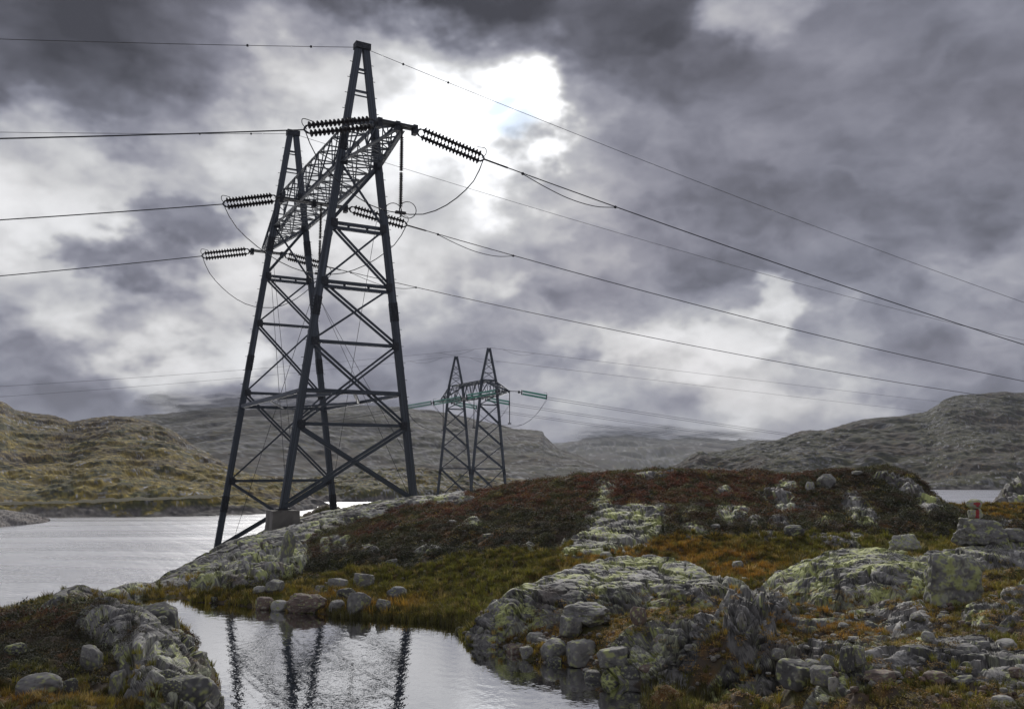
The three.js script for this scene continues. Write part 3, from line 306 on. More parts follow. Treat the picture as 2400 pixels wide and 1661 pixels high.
  // a chip of rock cut off from its outcrop by turf counts as ground
  for (const id of [...lists.keys()]) { if (id < 0) continue;
    const tri = lists.get(id), up = new Map(), find = (v) => { while (up.get(v) !== v) { up.set(v, up.get(up.get(v))); v = up.get(v); } return v; };
    for (const v of tri) if (!up.has(v)) up.set(v, v);
    for (let t = 0; t < tri.length; t += 3) { const a = find(tri[t]); up.set(find(tri[t + 1]), a); up.set(find(tri[t + 2]), find(a)); }
    const count = new Map(); for (let t = 0; t < tri.length; t += 3) { const r = find(tri[t]); count.set(r, (count.get(r) ?? 0) + 1); }
    const main = [...count].sort((a, b) => b[1] - a[1])[0][0], keep = [], ground = lists.get(-1);
    for (let t = 0; t < tri.length; t += 3) { const to = find(tri[t]) === main ? keep : ground; to.push(tri[t], tri[t + 1], tri[t + 2]); }
    lists.set(id, keep);
  }
  for (const [id, tri] of lists) {
    const at = new Map(), p = [], nn = [], cc = [], index = new Uint32Array(tri.length);
    tri.forEach((v, t) => { let k = at.get(v); if (k === undefined) { k = at.size; at.set(v, k); p.push(pos[v * 3], pos[v * 3 + 1], pos[v * 3 + 2]); nn.push(nor[v * 3], nor[v * 3 + 1], nor[v * 3 + 2]); cc.push(vcol[v * 3], vcol[v * 3 + 1], vcol[v * 3 + 2]); } index[t] = k; });
    const g = new THREE.BufferGeometry();
    g.setAttribute('position', new THREE.Float32BufferAttribute(p, 3)); g.setAttribute('normal', new THREE.Float32BufferAttribute(nn, 3)); g.setAttribute('color', new THREE.Float32BufferAttribute(cc, 3)); g.setIndex(new THREE.BufferAttribute(index, 1));
    if (id < 0) structure(mesh('ground', g, groundMat)); else tag(mesh('rock_outcrop', g, rockMat), OUTCROPS[id].t, 'rock outcrop', 'outcrops of bedrock');
  }
}

// ------------------------------------------------------------------ water
function ripples(size, waves, seed) {   // a tile of crossing wavelets as a normal map
  const r = rng(seed), d = new Uint8Array(size * size * 4), list = [];
  for (const [n0, n1, count, slope, spread] of waves) for (let i = 0; i < count; i++) { const a = (r() - 0.5) * spread, m = mix(n0, n1, r()), kx = Math.round(Math.sin(a) * m), ky = Math.round(Math.cos(a) * m); list.push([kx, ky, r() * 6.283, slope / Math.sqrt(count) / Math.hypot(kx, ky || 1)]); }
  for (let j = 0; j < size; j++) for (let i = 0; i < size; i++) {
    let sx = 0, sy = 0; const u = i / size * 6.2831853, v = j / size * 6.2831853;
    for (const [kx, ky, ph, a] of list) { const c = Math.cos(kx * u + ky * v + ph) * a; sx += c * kx; sy += c * ky; }
    const l = 1 / Math.hypot(sx, sy, 1), o = (j * size + i) * 4; d[o] = (0.5 - 0.5 * sx * l) * 255; d[o + 1] = (0.5 - 0.5 * sy * l) * 255; d[o + 2] = (0.5 + 0.5 * l) * 255; d[o + 3] = 255;
  }
  const t = new THREE.DataTexture(d, size, size); t.wrapS = t.wrapT = THREE.RepeatWrapping; t.magFilter = THREE.LinearFilter; t.needsUpdate = true; return t;
}
function sheet(name, points, y, tile, material) {   // a flat polygon (x, z) with uv in tiles
  const s = new THREE.Shape(points.map(([x, z]) => new THREE.Vector2(x, -z))), g = new THREE.ShapeGeometry(s); g.rotateX(-Math.PI / 2); g.translate(0, y, 0);
  const p = g.attributes.position, uv = new Float32Array(p.count * 2); for (let i = 0; i < p.count; i++) { uv[i * 2] = p.getX(i) / tile; uv[i * 2 + 1] = -p.getZ(i) / tile; }
  g.setAttribute('uv', new THREE.BufferAttribute(uv, 2)); return structure(mesh(name, g, material));
}
const pondMat = new THREE.MeshPhysicalMaterial({ color: lin(0.62, 0.625, 0.64), metalness: 1, roughness: 0.01, ior: 1.33, normalMap: ripples(1024, [[8, 22, 26, 0.006, 2.4], [26, 60, 40, 0.009, 3.0], [70, 150, 40, 0.009, 3.4]], 3), normalScale: new THREE.Vector2(1, 1) });
sheet('pond', [[-13.2, -25.6], [-13.3, -27.4], [-3, -25.6], [0.3, -24.6], [1.2, -20], [3, -17], [6, -12.5], [9.5, -6], [-9, -6], [-6.2, -12], [-6.8, -16], [-8, -18.4], [-10.6, -20.5], [-12.0, -24]], POND, 5, pondMat);
const wind = (() => {   // slicks and gusts: how ruffled the lake is, over hundreds of metres
  const n = 256, d = new Uint8Array(n * n * 4), P = 6.2831853 / n; for (let j = 0; j < n; j++) for (let i = 0; i < n; i++) { const a = Math.cos(i * P) * 0.8, b = Math.sin(i * P) * 0.8, c = Math.cos(j * P) * 1.6, e = Math.sin(j * P) * 1.6, v = clamp(0.62 + fbm(a + c * 1.7, b + e * 1.7, c - e, 5, 0.6) * 0.28, 0.2, 1) * 255, o = (j * n + i) * 4; d[o] = d[o + 1] = d[o + 2] = v; d[o + 3] = 255; }
  const t = new THREE.DataTexture(d, n, n); t.wrapS = t.wrapT = THREE.RepeatWrapping; t.magFilter = THREE.LinearFilter; t.repeat.set(0.21, 0.35); t.needsUpdate = true; return t;
})();
const lakeMat = new THREE.MeshPhysicalMaterial({ color: lin(0.96, 0.96, 0.97), metalness: 1, roughness: 0.45, roughnessMap: wind, ior: 1.33, normalMap: ripples(1024, [[8, 30, 30, 0.05, 2.2], [36, 90, 44, 0.14, 2.6], [100, 220, 44, 0.16, 3.2]], 5) });
sheet('lake', [[-3000, -60], [3000, -60], [4500, -6500], [-4500, -6500]], LAKE, 97, lakeMat);
sheet('puddle', [[8.35, -11.15], [8.2, -11.9], [7.75, -12.35], [7.1, -12.5], [6.55, -12.25], [6.7, -11.95], [7.2, -11.8], [7.5, -11.3]], -2.76, 3, new THREE.MeshPhysicalMaterial({ color: lin(0.55, 0.56, 0.58), metalness: 1, roughness: 0.03, ior: 1.33 }));
// ------------------------------------------------------------------ hills round the lake: foot line (x, z) and crest line (x, height, z), lofted and weathered
const HILLS = {"left":[[-236,-345,-625.9,70.8,-905.0],[-243,-380,-601.4,70.9,-930.0],[-236,-400,-566.8,69.1,-950.0],[-233,-405,-544.3,59.5,-940.0],[-224,-410,-511.0,54.7,-930.0],[-216,-412,-484.7,50.9,-920.0],[-211,-414,-467.0,46.3,-910.0],[-205,-416,-451.4,49.0,-910.0],[-192,-416,-418.9,51.6,-900.0],[-182,-416,-388.5,47.4,-880.0],[-173,-418,-354.8,41.6,-850.0],[-169,-420,-335.9,36.9,-830.0],[-166,-422,-319.6,32.0,-810.0],[-157,-424,-286.1,18.7,-770.0],[-149,-426,-259.6,10.3,-740.0],[-141,-430,-229.6,0.2,-700.0],[-130,-440,-191.8,-8.7,-650.0],[-117,-465,-147.7,-17.1,-590.0],[-113,-500,-126.2,-22.2,-560.0],[-109,-540,-112.4,-27.0,-560.0]],"mid":[[-227,-590,-306.6,-14.6,-800.0],[-198,-590,-267.4,-13.0,-800.0],[-163,-590,-217.5,-12.1,-790.0],[-128,-590,-168.7,-12.7,-780.0],[-102,-592,-134.3,-8.2,-780.0],[-83,-600,-107.5,-5.1,-780.0],[-61,-620,-77.8,-4.4,-790.0],[-32,-650,-39.3,-9.2,-800.0],[0,-680,0.0,-13.4,-820.0],[41,-700,49.5,-17.8,-840.0],[89,-720,108.0,-21.2,-880.0],[135,-760,159.0,-26.0,-900.0]],"centre":[[-463,-1000,-1164.9,123.6,-2500.0],[-401,-1000,-989.0,128.4,-2450.0],[-345,-1000,-833.7,137.6,-2400.0],[-246,-1000,-570.9,139.9,-2300.0],[-172,-1000,-391.0,139.1,-2250.0],[-123,-1000,-273.0,131.6,-2200.0],[-78,-1000,-169.6,119.0,-2150.0],[-39,-1000,-82.2,99.6,-2100.0],[-6,-1000,-13.2,83.1,-2050.0],[33,-1000,66.3,71.2,-2000.0],[37,-1000,73.7,61.1,-1960.0],[44,-1000,84.5,46.1,-1900.0],[60,-1000,108.4,26.9,-1800.0],[86,-1000,141.5,6.9,-1650.0],[107,-1000,160.9,-10.6,-1500.0],[138,-1000,192.7,-23.5,-1400.0],[177,-1000,238.6,-32.5,-1350.0]],"far":[[-276,-2800,-632.0,120.8,-6400.0],[-28,-2800,-62.2,137.5,-6300.0],[117,-2800,260.4,150.5,-6200.0],[225,-2800,483.4,163.4,-6000.0],[257,-2800,542.6,172.3,-5900.0],[354,-2800,750.0,189.7,-5900.0],[447,-2800,961.1,169.3,-6000.0],[599,-2800,1287.3,169.3,-6000.0],[770,-2800,1682.4,163.1,-6100.0],[897,-2800,1991.2,147.5,-6200.0],[1103,-2800,2488.6,118.9,-6300.0]],"right":[[123,-960,159.7,-22.8,-1250.0],[161,-960,212.4,-13.3,-1270.0],[176,-950,237.6,-5.3,-1280.0],[201,-940,278.4,19.4,-1300.0],[214,-940,298.7,19.6,-1310.0],[236,-930,338.1,23.1,-1330.0],[261,-920,387.9,36.4,-1360.0],[277,-915,419.5,36.9,-1380.0],[303,-910,469.1,52.6,-1400.0],[327,-905,519.7,56.6,-1430.0],[357,-900,587.3,71.9,-1470.0],[418,-885,741.8,93.3,-1560.0],[428,-885,770.6,101.6,-1580.0],[442,-880,811.8,122.0,-1600.0],[457,-880,849.9,131.6,-1620.0],[476,-880,895.6,134.8,-1640.0],[504,-880,961.4,141.5,-1660.0],[520,-880,1003.9,142.3,-1680.0],[610,-860,1255.4,154.4,-1750.0]],"head":[[-216,-300,-300.4,-17.4,-420.0],[-208,-320,-265.0,-19.0,-410.0],[-207,-345,-238.8,-20.1,-400.0],[-207,-362,-225.9,-21.1,-398.0],[-205,-372,-216.8,-22.9,-396.0],[-205,-384,-209.9,-25.0,-396.0]]};
const spline = (rows, t) => { const n = rows.length - 1, f = clamp(t, 0, 1) * n, i = Math.min(Math.floor(f), n - 1), u = f - i, a = rows[Math.max(0, i - 1)], b = rows[i], c = rows[i + 1], d = rows[Math.min(n, i + 2)]; return b.map((_, k) => mix(b[k] + (c[k] - b[k]) * u, cub(a[k], b[k], c[k], d[k], u), 0.6)); };
const HC = { grass: [0.14, 0.135, 0.034], gold: [0.3, 0.225, 0.04], olive: [0.052, 0.055, 0.018], heath: [0.09, 0.06, 0.034], rock: [0.18, 0.177, 0.172], rockPale: [0.29, 0.287, 0.28], rockDark: [0.07, 0.069, 0.07], shore: [0.2, 0.18, 0.16] };
function hill(name, rows, o) {
  const nu = o.nu, nt = o.nt, back = o.back ?? 12, N = nt + back, pos = new Float32Array(nu * N * 3), vc = new Float32Array(nu * N * 3), S = o.size;
  for (let i = 0, q = 0; i < nu; i++) {
    const [bx, bz, cx, cy, cz] = spline(rows, i / (nu - 1)), yb = o.foot ?? LAKE - 2.5;
    for (let j = 0; j < N; j++, q++) {
      const t = j < nt ? j / (nt - 1) : 1 + (j - nt + 1) / back * 0.6, tt = Math.min(t, 1);
      let x = mix(bx, cx, t), z = mix(bz, cz, t);
      let p = o.profile(tt); if (t > 1) p = 1 - (t - 1) * (t - 1) * 1.8;
      const env = smooth(0, 0.12, tt) * (tt < 1 ? 0.25 + 0.75 * smooth(1, 0.82, tt) : 0.25), sx = x / S, sz = z / S;
      let h = fbm(sx, 1.3, sz, 5), rid = 1 - Math.abs(fbm(sx * 2.2 + 5, 6.1, sz * 2.2, 5)) * 3.2;
      let y = yb + (cy - yb) * p + (h * o.amp * 1.4 + rid * o.amp * 0.45) * env;
      // rock steps: the slope climbs in low cliffs
      y += (1 - Math.abs(fbm(sx * 7 + 2, 3.3, sz * 7, 4)) * 4) * o.amp * 0.07 * env;
      const step = o.step; if (step) { const w = fbm(sx * 1.6, 9, sz * 1.6, 3) * step * 1.5, f = (y + w) / step, b = Math.floor(f), u = f - b, st = (b + smooth(0.3, 0.7, u)) * step - w; y = mix(y, st, 0.12 * smooth(-0.25, 0.2, fbm(sx * 1.1 + 3, 2, sz * 1.1, 3)) * (tt < 1 ? smooth(1, 0.96, tt) : 0)); }
      y += fbm(x / (S * 0.06), y / (S * 0.06), z / (S * 0.06), 4, 0.6) * o.amp * 0.24 * (tt < 1 ? 1 : 0.4);
      pos[q * 3] = x; pos[q * 3 + 1] = y; pos[q * 3 + 2] = z;
    }
  }
  const g = new THREE.BufferGeometry(), index = [];
  for (let i = 0; i < nu - 1; i++) for (let j = 0; j < N - 1; j++) { const q = i * N + j; index.push(q, q + N, q + 1, q + 1, q + N, q + N + 1); }
  g.setAttribute('position', new THREE.BufferAttribute(pos, 3)); g.setIndex(index); g.computeVertexNormals();
  const nn = g.attributes.normal.array;
  for (let q = 0; q < nu * N; q++) {
    const x = pos[q * 3], y = pos[q * 3 + 1], z = pos[q * 3 + 2], sx = x / S, sy = y / S, sz = z / S, j = q % N, t = Math.min(1, j / (nt - 1));
    const a = fbm(sx * 2.2, sy * 4, sz * 2.2, 4), b = fbm(sx * 9, sy * 16, sz * 9, 4), c = fbm(sx * 26, sy * 40, sz * 26, 4, 0.65), d = fbm(sx * 1.3 + 30, sy * 5, sz * 1.3, 3), f = fbm(sx * 60 + 4, sy * 80, sz * 60, 2);
    put(HC.grass); over(HC.gold, smooth(0.0, 0.14, d + b * 0.9 + c * 0.7 + o.gold - 0.04)); over(HC.olive, smooth(0.0, 0.1, -b * 0.9 + c * 0.9 - a * 0.3 - 0.05) * 0.92); over(HC.heath, smooth(0.02, 0.2, -a + d * 0.4 + b * 0.6 + c * 0.5 + (o.heath ?? 0) + (o.heathTop ?? 0) * smooth(0.5, 0.9, t)) * 0.9);
    over(HC.gold, smooth(0.12, 0.3, c + f * 0.5 + o.gold * 0.5) * 0.5);
    const steep = 1 - Math.abs(nn[q * 3 + 1]), rocky = o.rock + steep * 0.55 + a * 0.75 + b * 0.8 + c * 1.0 + f * 0.7 + (o.rockTop ?? 0) * smooth(0.55, 0.95, t);
    const rk = smooth(0.5, 0.58, rocky); over(HC.rock, rk); over(HC.rockPale, rk * smooth(0.0, 0.2, c * 0.7 + f + b * 0.3)); over(HC.rockDark, rk * smooth(0.02, 0.22, -b + c * 0.6 - f * 0.8));
    // boulders and ledges one by one, and the mosaic of plants between them
    const B = o.boulder; cells(x / B, y / (B * 0.6), z / B); const stone = W.f1 < 0.2 + 0.3 * W.r2 && W.r < 0.12 + smooth(-0.05, 0.35, a + b * 0.8 + o.rock) * 0.6; const tint = Math.exp((W.r3 - 0.5) * 0.7); col[0] *= tint; col[1] *= tint; col[2] *= tint;
    if (stone) { over(W.r2 > 0.5 ? HC.rockPale : HC.rock, 0.85); }
    if (o.strand) { const s = smooth(LAKE + o.strand + 1.2, LAKE + o.strand - 0.4, y + b * 7 + a * 6); over(HC.shore, s); over(HC.rockDark, s * smooth(0.0, 0.25, c + b * 0.5) * 0.8); over(HC.rockPale, s * smooth(0.08, 0.3, -c + b * 0.4) * 0.6); }
    const v = Math.exp(c * 1.5 + f * 1.6) * (o.tone ?? 1); vc[q * 3] = col[0] * v; vc[q * 3 + 1] = col[1] * v; vc[q * 3 + 2] = col[2] * v;
  }
  g.setAttribute('color', new THREE.BufferAttribute(vc, 3));
  return structure(mesh(name, g, coloured(1)));
}
const leftHill = hill('hill', HILLS.left, { nu: 440, nt: 260, boulder: 5.5, size: 170, amp: 10, step: 10, tone: 0.6, gold: 0.24, heath: -0.1, heathTop: 0.5, rock: -0.12, rockTop: 0.14, strand: 3.4, profile: (t) => 0.02 + 0.11 * smooth(0, 0.1, t) + 0.87 * Math.pow(smooth(0.04, 1.25, t) / smooth(0.04, 1.25, 1), 0.95) });
hill('hill', HILLS.mid, { nu: 300, nt: 90, boulder: 5, size: 120, amp: 9, step: 9, tone: 0.55, gold: 0.1, heath: 0.0, rock: 0.1, strand: 3, profile: (t) => Math.pow(t, 0.85) });
hill('hill', HILLS.right, { nu: 400, nt: 250, boulder: 10, size: 230, amp: 15, step: 16, tone: 0.36, gold: -0.2, heath: 0.0, rock: 0.08, rockTop: 0.1, strand: 4, profile: (t) => 0.04 * smooth(0, 0.05, t) + 0.96 * Math.pow(t, 1.15) });
hill('mountain', HILLS.centre, { nu: 320, nt: 180, boulder: 22, size: 420, amp: 15, step: 0, tone: 0.3, gold: -0.16, heath: 0.04, rock: 0.36, rockTop: -0.2, profile: (t) => 0.72 * smooth(0.0, 0.75, t) + 0.28 * t });
hill('mountain', HILLS.far, { nu: 220, nt: 70, boulder: 60, size: 900, amp: 50, step: 0, tone: 0.28, gold: -0.2, heath: 0.05, rock: 0.26, foot: -60, profile: (t) => Math.pow(t, 0.8) });
hill('headland', HILLS.head, { nu: 140, nt: 60, boulder: 3, size: 40, amp: 3, step: 3, gold: -0.1, heath: 0.1, rock: 0.45, strand: 6, profile: (t) => Math.pow(t, 0.6) });


// banks of low cloud that hang on the mountain tops
{
  const cloudMat = new THREE.MeshStandardMaterial({ color: 0xffffff, vertexColors: true, roughness: 1, transparent: true, depthWrite: false, side: THREE.DoubleSide });
  for (const [ax, az, bx, bz, y0, y1, seed, dense] of [[-750,-1750,-164,-1750,78,139,3.1,0.6],[-828,-2000,-296,-2000,104,173,7.7,0.75],[204,-4600,1360,-4600,103,205,5.2,0.7],[320,-5000,1034,-5000,134,247,9.4,0.7]]) {
    const nu = 150, nv = 44, p = [], c = [], index = [];
    for (let i = 0; i < nu; i++) for (let j = 0; j < nv; j++) {
      const u = i / (nu - 1), v = j / (nv - 1), x = mix(ax, bx, u), z = mix(az, bz, u), y = mix(y0, y1, v), q = fbm(u * 4 + seed, v * 1.3, seed, 4, 0.5), bulge = Math.sin(v * Math.PI) * 130 + q * 160;
      p.push(x, y, z + bulge); const edge = smooth(0, 0.22, u) * smooth(1, 0.75, u) * smooth(0.0, 0.6, v + q * 0.45 - 0.08) * smooth(1.0, 0.6, v);
      c.push(0.38, 0.38, 0.39, clamp(edge * dense * (1 + q * 0.8), 0, 1)); if (i < nu - 1 && j < nv - 1) { const k = i * nv + j; index.push(k, k + nv, k + 1, k + 1, k + nv, k + nv + 1); }
    }
    const g = new THREE.BufferGeometry(); g.setAttribute('position', new THREE.Float32BufferAttribute(p, 3)); g.setAttribute('color', new THREE.Float32BufferAttribute(c, 4)); g.setIndex(index); g.computeVertexNormals();
    const o = mesh('cloud', g, cloudMat); o.userData.kind = 'stuff'; o.userData.label = 'grey cloud bank hanging on the mountain top'; o.castShadow = false;
  }
}
// the gravel track that climbs gently along the far shore, one strip of the hillside wide
{
  const nt = 260, N = nt + 12, nu = 440, hp = leftHill.geometry.attributes.position.array, p = [], index = [], rise = [[-400, -0.0395], [-245, -0.0383], [-200, -0.0363], [-155, -0.0338], [-137, -0.0303], [-125, -0.024], [-122, -0.0215]]; let k = 0;
  const want = (x) => { for (let i = 0; i < rise.length - 1; i++) if (x < rise[i + 1][0]) return mix(rise[i][1], rise[i + 1][1], clamp((x - rise[i][0]) / (rise[i + 1][0] - rise[i][0]), 0, 1)); return null; };
  const rows = []; for (let i = 0; i < nu; i++) { let f = null; for (let j = 8; j < 140; j++) { const q = (i * N + j) * 3, w = want(hp[q] * 500 / -hp[q + 2]); if (w !== null && hp[q + 1] / Math.hypot(hp[q], hp[q + 2]) > w) { f = j; break; } } rows.push(f); }
  const soft = rows.map((_, i) => { let s = 0, n = 0; for (let d = -9; d <= 9; d++) if (rows[i + d]) { s += rows[i + d]; n++; } return n && rows[i] ? s / n : null; });
  const at = (i, f, c) => { const j = Math.floor(f), t = f - j; return mix(hp[(i * N + j) * 3 + c], hp[(i * N + j + 1) * 3 + c], t); };
  for (let i = 0; i < nu; i++) { if (soft[i] === null) continue; const lo = soft[i] - 0.6, hi = soft[i] + 0.6, y = Math.max(at(i, lo, 1), at(i, hi, 1)) + 0.5; p.push(at(i, lo, 0), at(i, lo, 1) - 1, at(i, lo, 2), at(i, lo, 0), y, at(i, lo, 2), at(i, hi, 0), y, at(i, hi, 2)); if (k && soft[i - 1] !== null) for (const d of [0, 1]) index.push(k - 3 + d, k - 2 + d, k + d, k - 2 + d, k + 1 + d, k + d); k += 3; }
  const g = new THREE.BufferGeometry(); g.setAttribute('position', new THREE.Float32BufferAttribute(p, 3)); g.setIndex(index); g.computeVertexNormals(); structure(mesh('road', g, mat(lin(0.4, 0.37, 0.26), 1, { side: THREE.DoubleSide })));
}
// ------------------------------------------------------------------ pylons
const V3 = (x, y, z) => new THREE.Vector3(x, y, z);
const weathered = (() => {   // galvanised steel: dull spangle, streaks and stains
  const n = 256, d = new Uint8Array(n * n * 4); for (let j = 0; j < n; j++) for (let i = 0; i < n; i++) { const t = 0.78 + fbm(i * 0.03, j * 0.012, 1, 4) * 0.5 + noise(i * 0.25, j * 0.04, 5) * 0.12, o = (j * n + i) * 4, v = clamp(t, 0.35, 1) * 255; d[o] = v; d[o + 1] = v; d[o + 2] = v; d[o + 3] = 255; }
  const t = new THREE.DataTexture(d, n, n); t.wrapS = t.wrapT = THREE.RepeatWrapping; t.magFilter = THREE.LinearFilter; t.colorSpace = THREE.SRGBColorSpace; t.needsUpdate = true; return t;
})();
const steel = mat(lin(0.125, 0.145, 0.17), 0.62, { metalness: 0.3, map: weathered }), steelDark = mat(lin(0.07, 0.076, 0.085), 0.65, { metalness: 0.3, map: weathered }), cableMat = mat(lin(0.035, 0.036, 0.04), 0.6, { metalness: 0.3 }), porcelain = mat(lin(0.022, 0.018, 0.017), 0.6), oldSteel = mat(lin(0.07, 0.068, 0.066), 0.7, { metalness: 0.35 });
// a rolled angle between two points: two thin flanges at right angles, w wide
function barGeo(a, b, w, t = w * 0.16, roll = 0, shape = 'L') {
  const d = b.clone().sub(a), L = d.length(), list = [];
  const box = (sx, sy, ox, oy) => { const g = new THREE.BoxGeometry(sx, sy, L); g.translate(ox, oy, L / 2); list.push(g); };
  if (shape === 'L') { box(w, t, 0, -w / 2); box(t, w, -w / 2, 0); } else if (shape === 'U') { box(w, t, 0, 0); box(t, w * 0.24, -w / 2 + t / 2, w * 0.12); box(t, w * 0.24, w / 2 - t / 2, w * 0.12); } else box(w, t, 0, 0);
  const g = mergeGeometries(list), m = new THREE.Matrix4(), zAxis = d.normalize(), up = Math.abs(zAxis.y) > 0.97 ? V3(1, 0, 0) : V3(0, 1, 0), x = V3(0, 0, 0).crossVectors(up, zAxis).normalize(), y = V3(0, 0, 0).crossVectors(zAxis, x);
  g.rotateZ(roll); m.makeBasis(x, y, zAxis).setPosition(a); g.applyMatrix4(m); return g;
}
const bar = (parent, name, a, b, w, o = {}) => mesh(name, barGeo(a, b, w, o.t, o.roll, o.shape), o.m ?? steel, parent);
function tube(points, r, sides = 6, per = 6) { const c = new THREE.CatmullRomCurve3(points); return new THREE.TubeGeometry(c, points.length * per, r, sides, false); }
function boltField(n, w, h, z, list) { for (let i = 0; i < n; i++) for (const s of [-1, 1]) { const g = new THREE.BoxGeometry(0.05, 0.05, 0.04); g.translate(s * w * 0.3, (i / (n - 1) - 0.5) * h * 0.85, z); list.push(g); } }

const PHI = 29.243 * RAD, PYLON = [-11.582, -50.271], MAST = 7.02;   // turn of the line, the middle of the pylon, half the distance between its masts
function makePylon(o) {
  const g = thing('lattice_pylon', o.label, 'pylon', [o.at[0], o.foot, o.at[1]], PHI, 'steel pylons of the power line');
  const P = (v, y, u) => V3(v, y - o.foot, u), W = o.spread, leg = (m, s, y) => P(s * W(y), y, m * MAST);
  for (const m of [1, -1]) for (const s of [-1, 1]) {
    // a leg: two channels side by side, tied by batten plates
    const yb = o.feet[m > 0 ? (s < 0 ? 0 : 1) : (s < 0 ? 2 : 3)], a = leg(m, s, yb), b = leg(m, s, o.kink ?? o.top), w = o.leg, gap = w * 0.34, list = [];
    const two = (a, b, k) => { for (const side of [-1, 1]) { const off = V3(0, 0, side * gap); list.push(barGeo(a.clone().add(off), b.clone().add(off), w * k, w * 0.12, side > 0 ? Math.PI / 2 : -Math.PI / 2, 'U')); } };
    // bars are laid out so that the broad face looks along the arm
    two(a, b, 1); if (o.kink) two(b, leg(m, s, o.top), 0.8);
    const L = mesh('leg', mergeGeometries(list), steel, g);
    const n = Math.round((o.top - yb) / (o.batten ?? 1.7));
    for (let i = 1; i < n; i++) { const y = mix(yb, o.top, i / n), c = leg(m, s, y), q = new THREE.BoxGeometry(0.03, 0.28, gap * 2.1); q.translate(c.x + s * w * 0.49, c.y, c.z); mesh('batten_plate', q, steel, L); }
    for (const y of o.splice ?? []) { const yy = m > 0 ? y[0] : y[1]; if (yy === null) continue; const c = leg(m, s, yy), list2 = []; for (const side of [-1, 1]) { const pl = new THREE.BoxGeometry(w * 1.08, 1.0, 0.03); pl.translate(0, 0, side * (gap + w * 0.1)); list2.push(pl); boltField(6, w, 1.0, side * (gap + w * 0.1 + 0.03), list2); } for (const side of [-1, 1]) for (let i = 0; i < 6; i++) { const bt = new THREE.BoxGeometry(0.05, 0.05, 0.05); bt.translate(side * w * 0.58, (i / 5 - 0.5) * 0.85, 0.06); list2.push(bt); } const sp = mergeGeometries(list2); sp.rotateZ(s * Math.atan(0.13)); sp.translate(c.x, c.y, c.z); mesh('splice_plate', sp, steelDark, L); }
    if (o.shoe) { const sh = new THREE.BoxGeometry(w * 1.7, 0.07, w * 1.9); sh.translate(a.x, a.y + 0.02, a.z); mesh('base_plate', sh, steelDark, L); }
  }
  const strut = (m, y, w, dbl) => { const a = leg(m, -1, y), b = leg(m, 1, y); bar(g, 'strut', a, b, w, { shape: 'L' }); if (dbl) { const d = V3(0, -dbl, 0); const s2 = bar(g, 'strut', a.clone().add(d), b.clone().add(d), w, { shape: 'L' }); for (const t of [0.33, 0.67]) { const c = a.clone().lerp(b, t), q = new THREE.BoxGeometry(0.12, dbl, 0.05); q.translate(c.x, c.y - dbl / 2, c.z); mesh('tie_plate', q, steelDark, s2); } } };
  const cross = (m, y0, y1, w, dblA = true, dblB = false) => {
    for (const [s, dbl] of [[-1, dblA], [1, dblB]]) for (const k of dbl ? [-0.09, 0.09] : [0]) { const off = V3(0, k * 1.35, s * 0.1); bar(g, 'brace', leg(m, -s, y0).add(off), leg(m, s, y1).add(off), w, { shape: 'L', roll: s > 0 ? 0 : Math.PI / 2 }); }
  };
  o.web({ g, P, leg, strut, cross, W });
  // the arm across both masts: two lower and two upper chords, laced on all four sides
  const { yl, yu, near, far, tipY } = o.arm, lo = (s, u) => P(s * (Math.abs(u) <= MAST + 0.01 ? W(yl) : 0), yl, u), cw = o.chord;
  const along = (s, up, u) => {   // point of a chord at u
    if (u > MAST) { const t = (u - MAST) / (near - MAST); return P(s * mix(W(up ? yu : yl), 0.16, t), mix(up ? yu : yl, tipY + (up ? 0.16 : -0.06), t), u); }
    if (u < -MAST) { const t = (-u - MAST) / (-far - MAST); return P(s * mix(W(up ? yu : yl), 0.16, t), mix(up ? yu : yl, tipY + (up ? 0.16 : -0.06), t), u); }
    return P(s * W(up ? yu : yl), up ? yu : yl, u);
  };
  const us = []; { const a = o.arm.outer, b = o.arm.inner; for (let i = 0; i <= a; i++) us.push(mix(far, -MAST, i / a)); for (let i = 1; i <= b; i++) us.push(mix(-MAST, MAST, i / b)); for (let i = 1; i <= a; i++) us.push(mix(MAST, near, i / a)); }
  for (const up of [0, 1]) for (const s of [-1, 1]) for (const [u0, u1] of [[far, -MAST], [-MAST, MAST], [MAST, near]]) bar(g, 'arm_chord', along(s, up, u0), along(s, up, u1), up ? cw * 0.8 : cw, { shape: 'L', roll: s > 0 ? 0 : Math.PI / 2 });
  const lw = o.lace;
  for (let i = 0; i < us.length - 1; i++) {
    const u0 = us[i], u1 = us[i + 1], f = i % 2 ? 1 : -1, tip = i === 0 || i === us.length - 2;
    for (const up of [0, 1]) { bar(g, 'lacing_bar', along(-f, up, u0), along(f, up, u1), lw); if (i && !tip) bar(g, 'lacing_bar', along(-1, up, u0), along(1, up, u0), lw); if (!up && o.arm.doubleLace && !tip) bar(g, 'lacing_bar', along(f, up, u0), along(-f, up, u1), lw); }
    for (const s of [-1, 1]) bar(g, 'lacing_bar', along(s, f > 0 ? 1 : 0, u0), along(s, f > 0 ? 0 : 1, u1), lw);
    if (i && !tip && i % 2 === 0) for (const s of [-1, 1]) bar(g, 'lacing_bar', along(s, 0, u0), along(s, 1, u0), lw);
  }
  return { g, P, leg, along, W };
}
